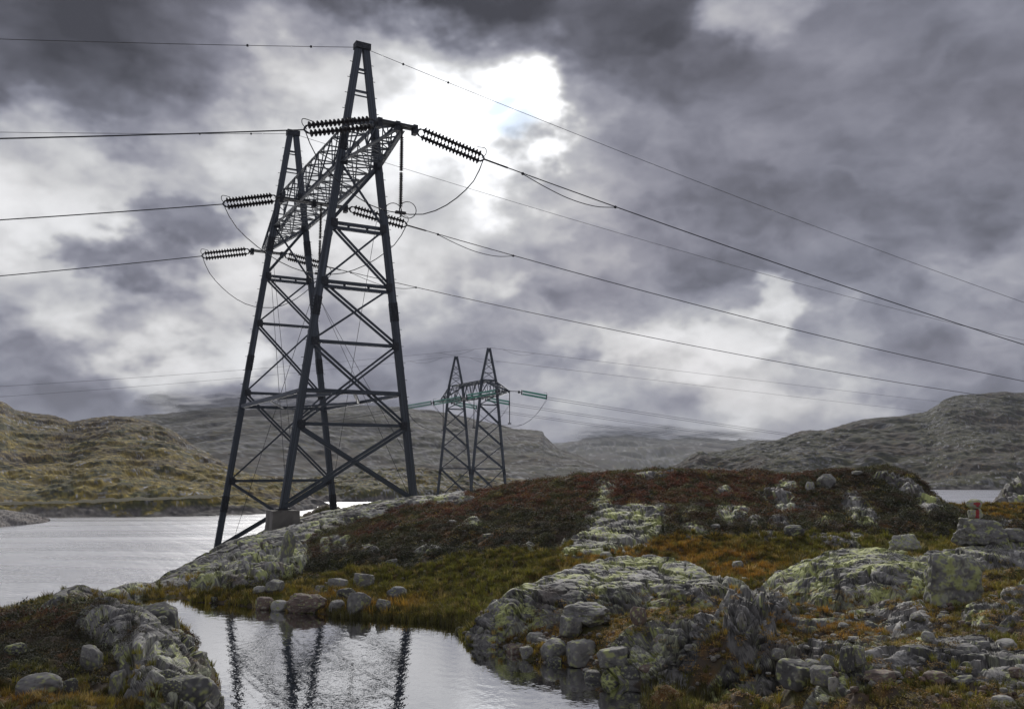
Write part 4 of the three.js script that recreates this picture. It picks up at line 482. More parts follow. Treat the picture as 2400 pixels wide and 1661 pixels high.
// yokes: the plates that carry the insulator strings
function yoke(p, v0, v1, y, u, h, name = 'yoke_beam') { const list = [barGeo(p.P(v0, y, u - 0.1), p.P(v1, y, u - 0.1), h, 0.05, 0, 'U'), barGeo(p.P(v0, y, u + 0.1), p.P(v1, y, u + 0.1), h, 0.05, 0, 'U')]; for (const v of [v0, (v0 + v1) / 2, v1]) { const b = new THREE.BoxGeometry(0.22, h * 1.5, 0.34), c = p.P(v, y - h * 0.2, u); b.translate(c.x, c.y, c.z); list.push(b); } return mesh(name, mergeGeometries(list), steelDark, p.g); }

const spreadNear = (y) => 0.1978 + 0.13226 * (22.5 - y), FEET = [-2.12, -1.95, -5.3, -3.15];
const nearPylon = makePylon({
  label: 'tall twin-mast lattice pylon with dark insulators, one foot on a concrete block', at: PYLON, foot: -5.3, feet: FEET, top: 22.5, spread: spreadNear, leg: 0.36, chord: 0.19, lace: 0.06, shoe: true,
  splice: [[8.1, 6.6], [17.05, 14.6], [null, -2.4]], arm: { yl: 15.94, yu: 18.16, near: 12.8, far: -14.2, tipY: 15.95, outer: 6, inner: 11, doubleLace: true },
  web({ g, P, leg, strut, cross }) {
    for (const [m, ys] of [[1, [2.07, 6.27, 9.41, 12.56]], [-1, [-0.97, 4.64, 9.23, 12.46]]]) {
      for (const y of [...ys, 15.94, 18.16]) for (const s of [-1, 1]) { const c = leg(m, s, y), q = new THREE.BoxGeometry(0.36, 0.42, 0.02); q.translate(c.x - s * 0.18, c.y - 0.02, c.z + 0.2); mesh('gusset_plate', q, steelDark, g); }
      for (const s of [-1, 1]) for (let y = (m > 0 ? 0 : -2); y < 22; y += 0.9) { const c = leg(m, s, y), q = new THREE.BoxGeometry(0.16, 0.025, 0.025); q.translate(c.x + s * 0.27, c.y, c.z); mesh('step_peg', q, steelDark, g); }
      ys.forEach((y, i) => strut(m, y, 0.16, i === 3 || (i === 2 && m > 0) ? 0.26 : 0));
      for (let i = 0; i < 3; i++) cross(m, ys[i], ys[i + 1], 0.1, true, i === 0 && m < 0 ? false : i === 0);
      // from the topmost strut up to the arm
      for (const s of [-1, 1]) bar(g, 'brace', leg(m, s, ys[3]), leg(m, -s, 15.94), 0.12, { roll: s });
      for (const y of [19.75, 20.0, 21.05, 21.25]) bar(g, 'rung', leg(m, -1, y), leg(m, 1, y), y === 20 || y === 21.25 ? 0.1 : 0.06);
      const cap = new THREE.BoxGeometry(0.85, 0.34, 0.5), c = P(0, 22.55, m * MAST); cap.translate(c.x, c.y, c.z); mesh('peak_cap', cap, steelDark, g);
    }
    // lowest panels
    for (const k of [-0.1, 0.1]) bar(g, 'brace', P(-spreadNear(-1.9), -1.9 + k, MAST + 0.1), P(spreadNear(2.07), 2.0 + k, MAST + 0.1), 0.14);
    bar(g, 'brace', P(spreadNear(-1.5), -1.75, MAST - 0.1), P(-spreadNear(2.07), 2.0, MAST - 0.1), 0.22, { roll: 1.5 });
    for (const k of [-0.08, 0.08]) bar(g, 'brace', P(-spreadNear(-5.1), -5.1 + k, -MAST), P(spreadNear(-0.97), -1 + k, -MAST), 0.13);
    bar(g, 'brace', P(-spreadNear(-0.97), -1, -MAST + 0.1), P(-0.1, -3.1, -MAST + 0.1), 0.16);
    // the level frame between the masts
    const y = 3.75, w = spreadNear(y), q = [P(-w, y, MAST), P(w, y, MAST), P(w, y, -MAST), P(-w, y, -MAST)];
    for (let i = 0; i < 4; i++) { const a = q[i], b = q[(i + 1) % 4]; bar(g, 'level_strut', a, b, 0.2); const m0 = a.clone().lerp(b, 0.5), m1 = b.clone().lerp(q[(i + 2) % 4], 0.5); bar(g, 'level_strut', m0, m1, 0.13); }
    // stay wires crossing between the masts
    for (const [a, b] of [[P(-1.3, 13.0, -6.6), P(-3.2, -1.75, 6.7)], [P(-1.1, 13.0, -6.5), P(-3.0, 0.4, 6.7)], [P(1.2, 13.2, 6.6), P(3.2, -2.6, -6.8)], [P(-1.0, 12.8, 6.5), P(-3.0, -4.6, -6.4)], [P(1.2, 12.8, -6.5), P(3.35, -1.6, 6.5)], [P(1.0, 12.8, -6.5), P(3.2, 0.5, 6.5)]]) {
      const st = mesh('stay_wire', tube([a, a.clone().lerp(b, 0.5), b], 0.014, 5), cableMat, g), d = b.clone().sub(a).normalize(); if (b.y + 5.3 > 5) continue;
      mesh('turnbuckle', tube([b.clone().addScaledVector(d, -2.1), b.clone().addScaledVector(d, -1.7), b.clone().addScaledVector(d, -1.3)], 0.06, 6), cableMat, st);
    }
  },
});
const N1 = 12.8, M1 = -0.7, F1 = -14.2;
yoke(nearPylon, -1.05, 0.75, 16.0, N1, 0.3); yoke(nearPylon, -2.2, 1.8, 15.85, M1, 0.3); yoke(nearPylon, -0.9, 1.3, 15.8, F1, 0.3);
// concrete footing of the near foot
{
  const c = nearPylon.leg(1, -1, -2.15), p = V3(c.x, 0, c.z).applyAxisAngle(V3(0, 1, 0), PHI), x = PYLON[0] + p.x, z = PYLON[1] + p.z, g = new THREE.BoxGeometry(1.3, 1.5, 1.3, 10, 12, 10), a = g.attributes.position, vc = [];
  for (let i = 0; i < a.count; i++) { const X = a.getX(i), Y = a.getY(i), Z = a.getZ(i), taper = 1 + (0.75 - Y) * 0.05; a.setXYZ(i, X * taper + noise(X * 3, Y * 3, Z * 3) * 0.02, Y + noise(X * 4, Y + 9, Z * 4) * 0.012, Z * taper); const t = 0.17 + fbm(X * 2, Y * 2, Z * 2, 4) * 0.14 - 0.06 * smooth(0.05, 0.3, fbm(X * 5, Y * 0.8, Z * 5 + 4, 3)); vc.push(t * 1.04, t * 0.97, t * 0.86); }
  g.setAttribute('color', new THREE.Float32BufferAttribute(vc, 3)); g.computeVertexNormals(); g.translate(0, 0.75, 0);
  const f = tag(mesh('concrete_footing', g, coloured(0.95)), 'square concrete block under the near foot of the tall pylon', 'footing'); f.position.set(x, -3.67, z); f.rotation.y = PHI;
}
// insulator strings
const discGeo = (() => { const p = [[0, 0.09], [0.065, 0.085], [0.07, 0.03], [0.13, 0.012], [0.172, -0.03], [0.175, -0.05], [0.14, -0.05], [0.12, -0.07], [0.08, -0.06], [0.05, -0.11], [0, -0.12]].map(([r, y]) => new THREE.Vector2(r, y)); return new THREE.LatheGeometry(p, 14); })();
function doubleString(label, p, a, b, count) {   // a: at the yoke, b: at the wire, in the pylon's own axes; two rows of discs, one above the other
  const at = p.g.localToWorld(a.clone()), to = p.g.localToWorld(b.clone()), d = to.clone().sub(at), L = d.length(), g = thing('insulator_string', label, 'insulator', at.toArray(), 0, 'disc insulators of the tall pylon'); d.normalize();
  const up = V3(0, 1, 0).addScaledVector(d, -d.y).normalize(), q = new THREE.Quaternion().setFromUnitVectors(V3(0, -1, 0), d), l0 = 0.42, l1 = L - 0.2, sep = 0.185;
  for (const s of [-1, 1]) {
    for (let i = 0; i < count; i++) { const o = mesh('disc', discGeo, porcelain, g); o.position.copy(d).multiplyScalar(mix(l0, l1, (i + 0.5) / count)).addScaledVector(up, s * sep); o.quaternion.copy(q); }
    mesh('link_rod', tube([V3(0, 0, 0).addScaledVector(d, l0 - 0.1).addScaledVector(up, s * sep), V3(0, 0, 0).addScaledVector(d, L / 2).addScaledVector(up, s * sep), V3(0, 0, 0).addScaledVector(d, l1 + 0.05).addScaledVector(up, s * sep)], 0.035, 6), oldSteel, g);
  }
  for (const [t, k] of [[l0 - 0.1, 1], [l1 + 0.06, 1]]) mesh('yoke_plate', tube([V3(0, 0, 0).addScaledVector(d, t).addScaledVector(up, -sep * k), V3(0, 0, 0).addScaledVector(d, t + (t < L / 2 ? -0.16 : 0.16)), V3(0, 0, 0).addScaledVector(d, t).addScaledVector(up, sep * k)], 0.05, 5), steelDark, g);
  mesh('shackle', tube([V3(0, 0, 0), V3(0, 0, 0).addScaledVector(d, 0.12), V3(0, 0, 0).addScaledVector(d, 0.26)], 0.06, 6), oldSteel, g);
  // arcing horn: a hoop that bends back over the last discs
  const side = V3(0, 0, 0).crossVectors(d, up), E = V3(0, 0, 0).addScaledVector(d, l1 + 0.1);
  mesh('arcing_horn', tube([E.clone(), E.clone().addScaledVector(d, 0.14).addScaledVector(up, 0.3), E.clone().addScaledVector(d, 0.04).addScaledVector(up, 0.52).addScaledVector(side, 0.06), E.clone().addScaledVector(d, -0.4).addScaledVector(up, 0.4).addScaledVector(side, 0.14)], 0.02, 6), cableMat, g);
  return to;
}
const DR = 21.406 * RAD, dirR = V3(Math.cos(DR), 0, -Math.sin(DR)), dirL = V3(-Math.cos(PHI), 0, Math.sin(PHI));
const world = (p, v, y, u) => p.g.localToWorld(p.P(v, y, u)), local = (p, w) => p.g.worldToLocal(w.clone());
for (const p of [nearPylon]) p.g.updateMatrixWorld(true);
const phases = [['nearest the viewer', N1, -1.05, -4.55, 14.92, 15.9, -0.23, 0.00063, 4.1, 0.7, 15.0, 15.97], ['between the two masts', M1, -2.28, -5.5, 15.0, 16.17, -0.193, 0.00068, 5.5, 1.87, 15.3, 15.9], ['behind the far mast', F1, -0.9, -4.4, 14.97, 15.82, -0.16, 0.00057, 4.3, 1.35, 15.2, 15.8]];
const wireLabel = { L: 'running to the left edge of the picture', R: 'falling away to the right' };
function wire(name, label, points, r, group, sides = 6) { return tag(mesh(name, tube(points, r, sides, 2), cableMat), label, 'wire', group); }
const ends = [];
for (const [where, u, vL0, vL1, yL1, yR, aR, bR, sR, vR0, yLd, yAt] of phases) {
  const eL = doubleString('dark disc insulators on the left of the arm end ' + where, nearPylon, nearPylon.P(vL0, yAt, u), nearPylon.P(vL1, yL1, u), 15);
  const o = world(nearPylon, 0, 0, u), R = (s) => V3(o.x, yR + aR * s + bR * s * s, o.z).addScaledVector(dirR, s);
  const eR = R(sR + 0.12); doubleString('dark disc insulators on the right of the arm end ' + where, nearPylon, local(nearPylon, world(nearPylon, vR0, yAt - 0.02, u)), local(nearPylon, eR), 17);
  const ptsL = [eL]; for (let s = 3; s <= 120; s += 6) ptsL.push(V3(eL.x, eL.y - 0.236 * s + 0.0007 * s * s, eL.z).addScaledVector(dirL, s));
  wire('power_line', 'thick conductor running left from the arm end ' + where, ptsL, 0.03, 'conductors of the tall pylon');
  const ptsR = [eR]; for (let s = sR + 2; s < 260; s += s < 40 ? 3 : 10) ptsR.push(R(s));
  const wr = wire('power_line', 'thick conductor running right from the arm end ' + where, ptsR, 0.028, 'conductors of the tall pylon');
  // dead-end clamps, and the loop of cable that damps the wire
  mesh('clamp', tube([R(sR + 0.1), R(sR + 0.6), R(sR + 1.4)], 0.05, 6), oldSteel, wr);
  const s0 = sR + 2.2, s1 = sR + 7.4; const mid = (t, d) => R(mix(s0, s1, t)).add(V3(0, -d, 0));
  mesh('damper_loop', tube([mid(0, 0.04), mid(0.25, 0.3), mid(0.5, 0.45), mid(0.78, 0.36), mid(1, 0.04)], 0.022, 6, 5), cableMat, wr);
  for (const s of [s0, s1]) { const b = new THREE.SphereGeometry(0.08, 8, 6); const c = R(s); b.translate(c.x, c.y - 0.02, c.z); mesh('damper_clamp', b, cableMat, wr); }
  ends.push([where, u, eL, eR]);
}
// jumper loops under the arm, two of them steadied by a hanging rod insulator
const shedGeo = (() => { const p = []; for (let i = 0; i <= 18; i++) { const y = -i * 0.085; p.push(new THREE.Vector2(0.045, y), new THREE.Vector2(0.1, y - 0.035), new THREE.Vector2(0.1, y - 0.045), new THREE.Vector2(0.045, y - 0.055)); } p.unshift(new THREE.Vector2(0, 0.03)); p.push(new THREE.Vector2(0, -1.62)); return new THREE.LatheGeometry(p, 10); })();
ends.forEach(([where, u, eL, eR], i) => {
  const low = [11.75, 11.5, 11.6][i], bottom = world(nearPylon, [0.1, 0.25, 0][i], low, u), q = (a, b, t) => a.clone().lerp(b, t);
  const pts = [eL.clone(), q(eL, bottom, 0.12).add(V3(0, -0.75, 0)), q(eL, bottom, 0.45).add(V3(0, -1.05, 0)), q(eL, bottom, 0.75).add(V3(0, -0.72, 0)), bottom, q(bottom, eR, 0.25).add(V3(0, -0.75, 0)), q(bottom, eR, 0.55).add(V3(0, -1.1, 0)), q(bottom, eR, 0.88).add(V3(0, -0.78, 0)), eR.clone()];
  wire('jumper_cable', 'slack loop of cable under the arm end ' + where + ' of the tall pylon', pts, 0.026, 'jumper loops of the tall pylon');
  if (i === 2) return;
  const top = world(nearPylon, [0.1, 0.25][i], 15.6, u), g = thing('rod_insulator', 'thin ribbed insulator hanging straight down from the arm end ' + where, 'insulator', top.toArray(), 0, 'hanging rod insulators');
  const hang = mesh('hanger', tube([V3(0, 0.3, 0), V3(0, 0.1, 0), V3(0, -0.1, 0)], 0.05, 6), oldSteel, g), len = 15.6 - low;
  for (const k of [0, 1]) { const s = mesh('ribbed_rod', shedGeo, porcelain, g); s.position.y = -0.12 - k * (len - 0.35) / 2; s.scale.y = (len - 0.4) / 2 / 1.65; }
  const ring = (r, x, z, t) => { const t0 = new THREE.TorusGeometry(r, 0.02, 6, 20); t0.rotateY(t); t0.translate(x, -len + 0.12, z); mesh('corona_ring', t0, cableMat, g); };
  ring(0.4, 0.35, 0.1, 0.3); ring(0.4, -0.35, -0.1, 0.3); ring(0.3, 0, 0, 1.6);
  const cl = new THREE.BoxGeometry(0.5, 0.12, 0.16); cl.rotateY(PHI); cl.translate(0, -len + 0.02, 0); mesh('clamp', cl, oldSteel, g);
});
// earth wires over the mast tops
for (const [where, m, a, b, aL] of [['nearer', 1, -0.2435, 0.00055, -0.236], ['farther', -1, -0.1907, 0.00053, -0.2]]) {
  const o = world(nearPylon, 0, 22.53, m * MAST), R = [], L = [];
  for (let s = 0.3; s < 280; s += s < 60 ? 4 : 12) R.push(V3(o.x, o.y + a * s + b * s * s, o.z).addScaledVector(dirR, s));
  for (let s = 0.3; s < 120; s += 5) L.push(V3(o.x, o.y + aL * s + 0.0006 * s * s, o.z).addScaledVector(dirL, s));
  for (const [pts, side] of [[R, 'right'], [L, 'left']]) { const w = wire('earth_wire', 'thin earth wire running ' + side + ' from the ' + where + ' mast top of the tall pylon', pts, 0.015, 'earth wires of the tall pylon', 5); const c = new THREE.CatmullRomCurve3(pts.slice(0, 6)); for (const t of [0.1, 0.23]) { const s = new THREE.SphereGeometry(0.07, 7, 5), q = c.getPoint(t); s.translate(q.x, q.y, q.z); mesh('damper', s, cableMat, w); } }
}

// ------------------------------------------------------------------ the second pylon, across the bay
const spreadFar = (y) => y > 15.7 ? 0.2 + (21.4 - y) * 0.22 : 1.46 + 0.105 * (15.7 - y), FP = [-7.7, -163.5];
const farPylon = makePylon({
  label: 'smaller-looking lattice pylon with green glass insulators beyond the heath ridge', at: FP, foot: -7.5, feet: [-7.5, -7.5, -7.5, -7.5], top: 21.5, kink: 15.7, spread: spreadFar, leg: 0.42, chord: 0.24, lace: 0.12, batten: 4, shoe: false, splice: [[-1.2, -1.2]],
  arm: { yl: 12.7, yu: 15.5, near: 14.3, far: -14.3, tipY: 13.0, outer: 4, inner: 8 },
  web({ g, P, leg, strut, cross }) {
    for (const m of [1, -1]) {
      for (const y of [-0.6, 11.0, 15.6]) strut(m, y, 0.22, 0);
      for (const [a, b] of [[-6.5, -0.6], [-0.6, 3.6], [3.6, 7.5], [7.5, 11.0]]) cross(m, a, b, 0.17, true, false);
      for (const s of [-1, 1]) bar(g, 'brace', leg(m, s, 11.0), leg(m, -s, 12.9), 0.16);
      for (const [a, b] of [[15.7, 17.3], [17.3, 18.7], [18.7, 19.8]]) cross(m, a, b, 0.09, false, false);
      // the raking strut of the peak, down to the arm
      const top = P(0, 21.4, m * MAST), foot = P(0, 15.6, m * (MAST - 3.4)); bar(g, 'peak_strut', top, foot, 0.2);
      for (const t of [0.45, 0.75]) for (const s of [-1, 1]) bar(g, 'lacing_bar', top.clone().lerp(foot, t), leg(m, s, mix(21.4, 15.6, t)), 0.1);
    }
    for (const s of [-1, 1]) bar(g, 'peak_strut', P(s * 1.4, 15.6, MAST), P(s * 0.3, 13.4, 12), 0.16);
  },
});
farPylon.g.updateMatrixWorld(true);
const glassMat = new THREE.MeshPhysicalMaterial({ color: lin(0.16, 0.48, 0.4), roughness: 0.5, transmission: 0.65, thickness: 0, ior: 1.5 });
function glassString(label, p, a, b, n) {
  const at = world(p, ...a), to = b.isVector3 ? b : world(p, ...b), d = to.clone().sub(at), L = d.length(), g = thing('glass_insulator_string', label, 'insulator', at.toArray(), 0, 'green glass insulators of the far pylon'); d.normalize();
  const up = V3(0, 1, 0).addScaledVector(d, -d.y).normalize(), q = new THREE.Quaternion().setFromUnitVectors(V3(0, -1, 0), d), one = new THREE.LatheGeometry([[0, 0.07], [0.05, 0.05], [0.08, 0.02], [0.2, -0.02], [0.2, -0.05], [0.08, -0.05], [0, -0.08]].map(([r, y]) => new THREE.Vector2(r, y)), 8);
  for (const s of [-1, 1]) { const list = []; for (let i = 0; i < n; i++) { const k = one.clone(); k.applyQuaternion(q); const c = d.clone().multiplyScalar(mix(0.9, L - 0.3, (i + 0.5) / n)).addScaledVector(up, s * 0.26); k.translate(c.x, c.y, c.z); list.push(k); } mesh('glass_stack', mergeGeometries(list), glassMat, g); mesh('link_rod', tube([d.clone().multiplyScalar(0.8).addScaledVector(up, s * 0.26), d.clone().multiplyScalar(L / 2).addScaledVector(up, s * 0.26), d.clone().multiplyScalar(L - 0.2).addScaledVector(up, s * 0.26)], 0.03, 5), cableMat, g); }
  mesh('shackle', tube([V3(0, 0, 0), d.clone().multiplyScalar(0.4), d.clone().multiplyScalar(0.8)], 0.08, 5), steelDark, g);
  for (const t of [0.8, L - 0.2]) mesh('yoke_plate', barGeo(d.clone().multiplyScalar(t).addScaledVector(up, -0.42), d.clone().multiplyScalar(t).addScaledVector(up, 0.42), 0.14, 0.1), steelDark, g);
  mesh('arcing_horn', tube([d.clone().multiplyScalar(L - 0.2).addScaledVector(up, 0.3), d.clone().multiplyScalar(L - 0.3).addScaledVector(up, 0.75), d.clone().multiplyScalar(L - 0.9).addScaledVector(up, 0.7)], 0.03, 5), cableMat, g);
  return to;
}
for (const [u, y] of [[14.0, 13.0], [0, 12.8], [-14.0, 12.8]]) yoke(farPylon, -1.6, 2.4, y, u, 0.3);
for (const [where, u, yT] of [['nearest the viewer', 14.0, 13.0], ['between the masts', 0, 12.8], ['at the far end', -14.0, 12.8]]) {
  const L = glassString('green glass insulators on the left of the far pylon\'s arm, ' + where, farPylon, [-1.4, yT, u], [-8.1, yT - 1.35, u], 26), Rr = glassString('green glass insulators on the right of the far pylon\'s arm, ' + where, farPylon, [2.2, yT, u], [8.4, yT - 0.75, u], 24);
  const dR = V3(Math.cos(PHI), 0, -Math.sin(PHI));
  for (const k of [0, 1]) {
    const off = V3(0, k * -0.38, 0), pL = [], pR = []; for (let s = 0; s < 130; s += 8) pL.push(V3(L.x, L.y - 0.185 * s + 0.0002 * s * s, L.z).addScaledVector(dirL, s).add(off)); for (let s = 0; s < 330; s += 12) pR.push(V3(Rr.x, Rr.y - 0.098 * s + 0.00012 * s * s, Rr.z).addScaledVector(dR, s).add(off));
    wire('power_line', (k ? 'lower' : 'upper') + ' cable of the pair running left from the far pylon, ' + where, pL, 0.022, 'conductors of the far pylon', 4);
    wire('power_line', (k ? 'lower' : 'upper') + ' cable of the pair running right from the far pylon, ' + where, pR, 0.03, 'conductors of the far pylon', 4);
    const low = world(farPylon, 0.5, 7.0, u), pj = [L.clone().add(off), L.clone().lerp(low, 0.35).add(V3(0, -1.6, 0)), L.clone().lerp(low, 0.7).add(V3(0, -1.3, 0)), low.clone().add(off), low.clone().lerp(Rr, 0.3).add(V3(0, -1.5, 0)), low.clone().lerp(Rr, 0.65).add(V3(0, -1.7, 0)), Rr.clone().add(off)];
    wire('jumper_cable', (k ? 'lower' : 'upper') + ' slack loop of cable under the far pylon\'s arm, ' + where, pj, 0.028, 'jumper loops of the far pylon', 4);
  }
  const hg = thing('rod_insulator', 'thin straight insulator hanging from the far pylon\'s arm, ' + where, 'insulator', world(farPylon, 0.5, yT - 0.2, u).toArray(), 0, 'hanging insulators of the far pylon'); mesh('ribbed_rod', tube([V3(0, 0, 0), V3(0, -2.6, 0), V3(0, -5.4, 0)], 0.08, 6), porcelain, hg); mesh('clamp', new THREE.BoxGeometry(0.6, 0.2, 0.3).translate(0, -5.5, 0), steelDark, hg);
}
for (const [where, m, aL, aR] of [['right-hand', 1, -0.161, -0.044], ['left-hand', -1, -0.167, -0.05]]) for (const [side, dir, a, b, n] of [['left', dirL, aL, 0.0003, 130], ['right', V3(Math.cos(PHI), 0, -Math.sin(PHI)), aR, 0.00003, 420]]) {
  const o = world(farPylon, 0, 21.6, m * MAST), pts = [], a2 = side === 'left' ? a + 0.0 : a; for (let s = 0; s < n; s += 8) pts.push(V3(o.x, o.y + a2 * s + b * s * s, o.z).addScaledVector(dir, s));
  const w = wire('earth_wire', 'thin earth wire running ' + side + ' from the ' + where + ' peak of the far pylon', pts, side === 'left' ? 0.018 : 0.024, 'earth wires of the far pylon', 4);
  const q = (s, d) => V3(o.x, o.y + a2 * s + b * s * s - d, o.z).addScaledVector(dir, s); mesh('damper_loop', tube([q(3, 0), q(5, 0.5), q(7.5, 0.65), q(10, 0)], 0.02, 4, 4), cableMat, w);
}
// the knoll that carries the second pylon
{
  const n = 70, g = new THREE.PlaneGeometry(64, 52, n, n); g.rotateX(-Math.PI / 2); const p = g.attributes.position, vc = [];
  for (let i = 0; i < p.count; i++) { const x = p.getX(i), z = p.getZ(i), r = Math.hypot(x / 26, z / 24), y = -7.2 - 20 * smooth(0.35, 1.15, r) + fbm(x * 0.12, 3, z * 0.12, 4) * 1.4; p.setY(i, y); rockColour(x * 0.3, y * 0.3, z * 0.3, { l: 0.2 }); vc.push(...col); }
  g.setAttribute('color', new THREE.Float32BufferAttribute(vc, 3)); g.computeVertexNormals(); g.translate(-6, 0, -163.5); structure(mesh('terrain', g, coloured(1)));
}
// ------------------------------------------------------------------ boulders and stones
const TONES = { grey: [0.21, 0.204, 0.192], pale: [0.36, 0.35, 0.325], dark: [0.095, 0.093, 0.09], brown: [0.185, 0.135, 0.11], blue: [0.15, 0.158, 0.165] };
function stoneGeo(kind, seed, detail, tone, lichen = 0.35, size = 1) {   // about one unit across, its foot at y = 0
  const g0 = new THREE.IcosahedronGeometry(0.5, detail), r = rng(seed), p = g0.attributes.position, planes = [], T = TONES[tone], k = seed * 7.3;
  const nPlanes = kind === 'round' ? 9 : kind === 'peak' ? 12 : 12;
  for (const [x, y, z] of [[1, 0.1, 0], [-1, 0.05, 0.1], [0, 1, 0.05], [0.05, -1, 0], [0, 0.1, 1], [0.1, 0, -1]]) planes.push([V3(x + (r() - 0.5) * 0.4, y + (r() - 0.5) * 0.3, z + (r() - 0.5) * 0.4).normalize(), (kind === 'block' ? 0.34 : 0.42) + r() * 0.08]);
  for (let i = 0; i < nPlanes; i++) { const v = V3(r() - 0.5, (r() - 0.5) * (kind === 'peak' ? 0.7 : 1), r() - 0.5).normalize(); planes.push([v, (kind === 'round' ? 0.42 : kind === 'peak' ? 0.34 : 0.4) + r() * 0.12]); }
  if (detail > 15) for (let i = 0; i < 16; i++) planes.push([V3(r() - 0.5, r() - 0.5, r() - 0.5).normalize(), 0.42 + r() * 0.14]);   // broken corners
  const v = V3(0, 0, 0), vc = [];
  for (let i = 0; i < p.count; i++) {
    v.set(p.getX(i), p.getY(i), p.getZ(i)).normalize();
    let d = kind === 'round' ? 0.56 : 0.72; for (const [n, o] of planes) { const c = v.dot(n); if (c > 0.02) { const t = o / c; d = t < d ? t + (d - t) * 0.03 : d; } }
    if (kind === 'peak') d *= 1 - 0.22 * smooth(0.2, 1, v.y) + 0.1;
    d += fbm(v.x * 2 + k, v.y * 2, v.z * 2, 3) * (kind === 'round' ? 0.05 : 0.04) + fbm(v.x * 7 + k, v.y * 7, v.z * 7, 3) * 0.025;
    if (detail > 15) d += fbm(v.x * 2.6 + k + 5, v.y * 2.6, v.z * 2.6, 2) * 0.09;
    if (detail > 6) { const c = cells(v.x * 2.4 + k, v.y * 2.4, v.z * 2.4); d -= 0.03 * smooth(0.1, 0, c.f2 - c.f1) * c.r2; d += fbm(v.x * 22 + k, v.y * 22, v.z * 22, 2) * 0.014; }
    v.multiplyScalar(d); p.setXYZ(i, v.x, v.y, v.z);
    const S = size, a = fbm(v.x * 3 * S + k, v.y * 3 * S, v.z * 3 * S, 4), b = fbm(v.x * 9 * S + k, v.y * 9 * S, v.z * 9 * S, 3), c = noise(v.x * 23 * S, v.y * 23 * S, v.z * 23 * S + k);
    put(T); over(C.dark, smooth(0.08, 0.35, -a + b * 0.4) * 0.6); over(C.pale, smooth(0.12, 0.4, a + b * 0.5) * 0.5); over(C.crust, smooth(0.05, 0.15, b + a * 0.4 - 0.25 + lichen * 0.35) * 0.7); over(C.lichen, smooth(0.03, 0.1, fbm(v.x * 4 * S + k + 30, v.y * 4 * S, v.z * 4 * S, 4) - 0.3 + lichen * 0.42) * 0.8); over(C.black, smooth(0.18, 0.3, c * 0.6 + b * 0.4) * 0.5);
    vc.push(col[0], col[1], col[2]);
  }
  g0.setAttribute('color', new THREE.Float32BufferAttribute(vc, 3));
  g0.computeBoundingBox(); const b = g0.boundingBox; g0.scale(1 / (b.max.x - b.min.x), 1 / (b.max.y - b.min.y), 1 / (b.max.z - b.min.z)); g0.computeBoundingBox(); g0.translate(0, -g0.boundingBox.min.y, 0);
  g0.deleteAttribute('uv'); if (detail < 7) { g0.computeVertexNormals(); return g0; }   // small stones keep their hard facets
  // smooth shading over shared corners, so that faces meet in worn edges
  const pos = g0.attributes.position, sum = new Map(), key = (i) => pos.getX(i).toFixed(4) + pos.getY(i).toFixed(4) + pos.getZ(i).toFixed(4);
  g0.computeVertexNormals(); const nn = g0.attributes.normal;
  for (let i = 0; i < pos.count; i++) { const q = key(i), s = sum.get(q) ?? V3(0, 0, 0); s.add(V3(nn.getX(i), nn.getY(i), nn.getZ(i))); sum.set(q, s); }
  for (let i = 0; i < pos.count; i++) { const s = sum.get(key(i)).clone().normalize(); nn.setXYZ(i, s.x, s.y, s.z); }
  return g0;
}
const stoneMat = coloured(0.88);
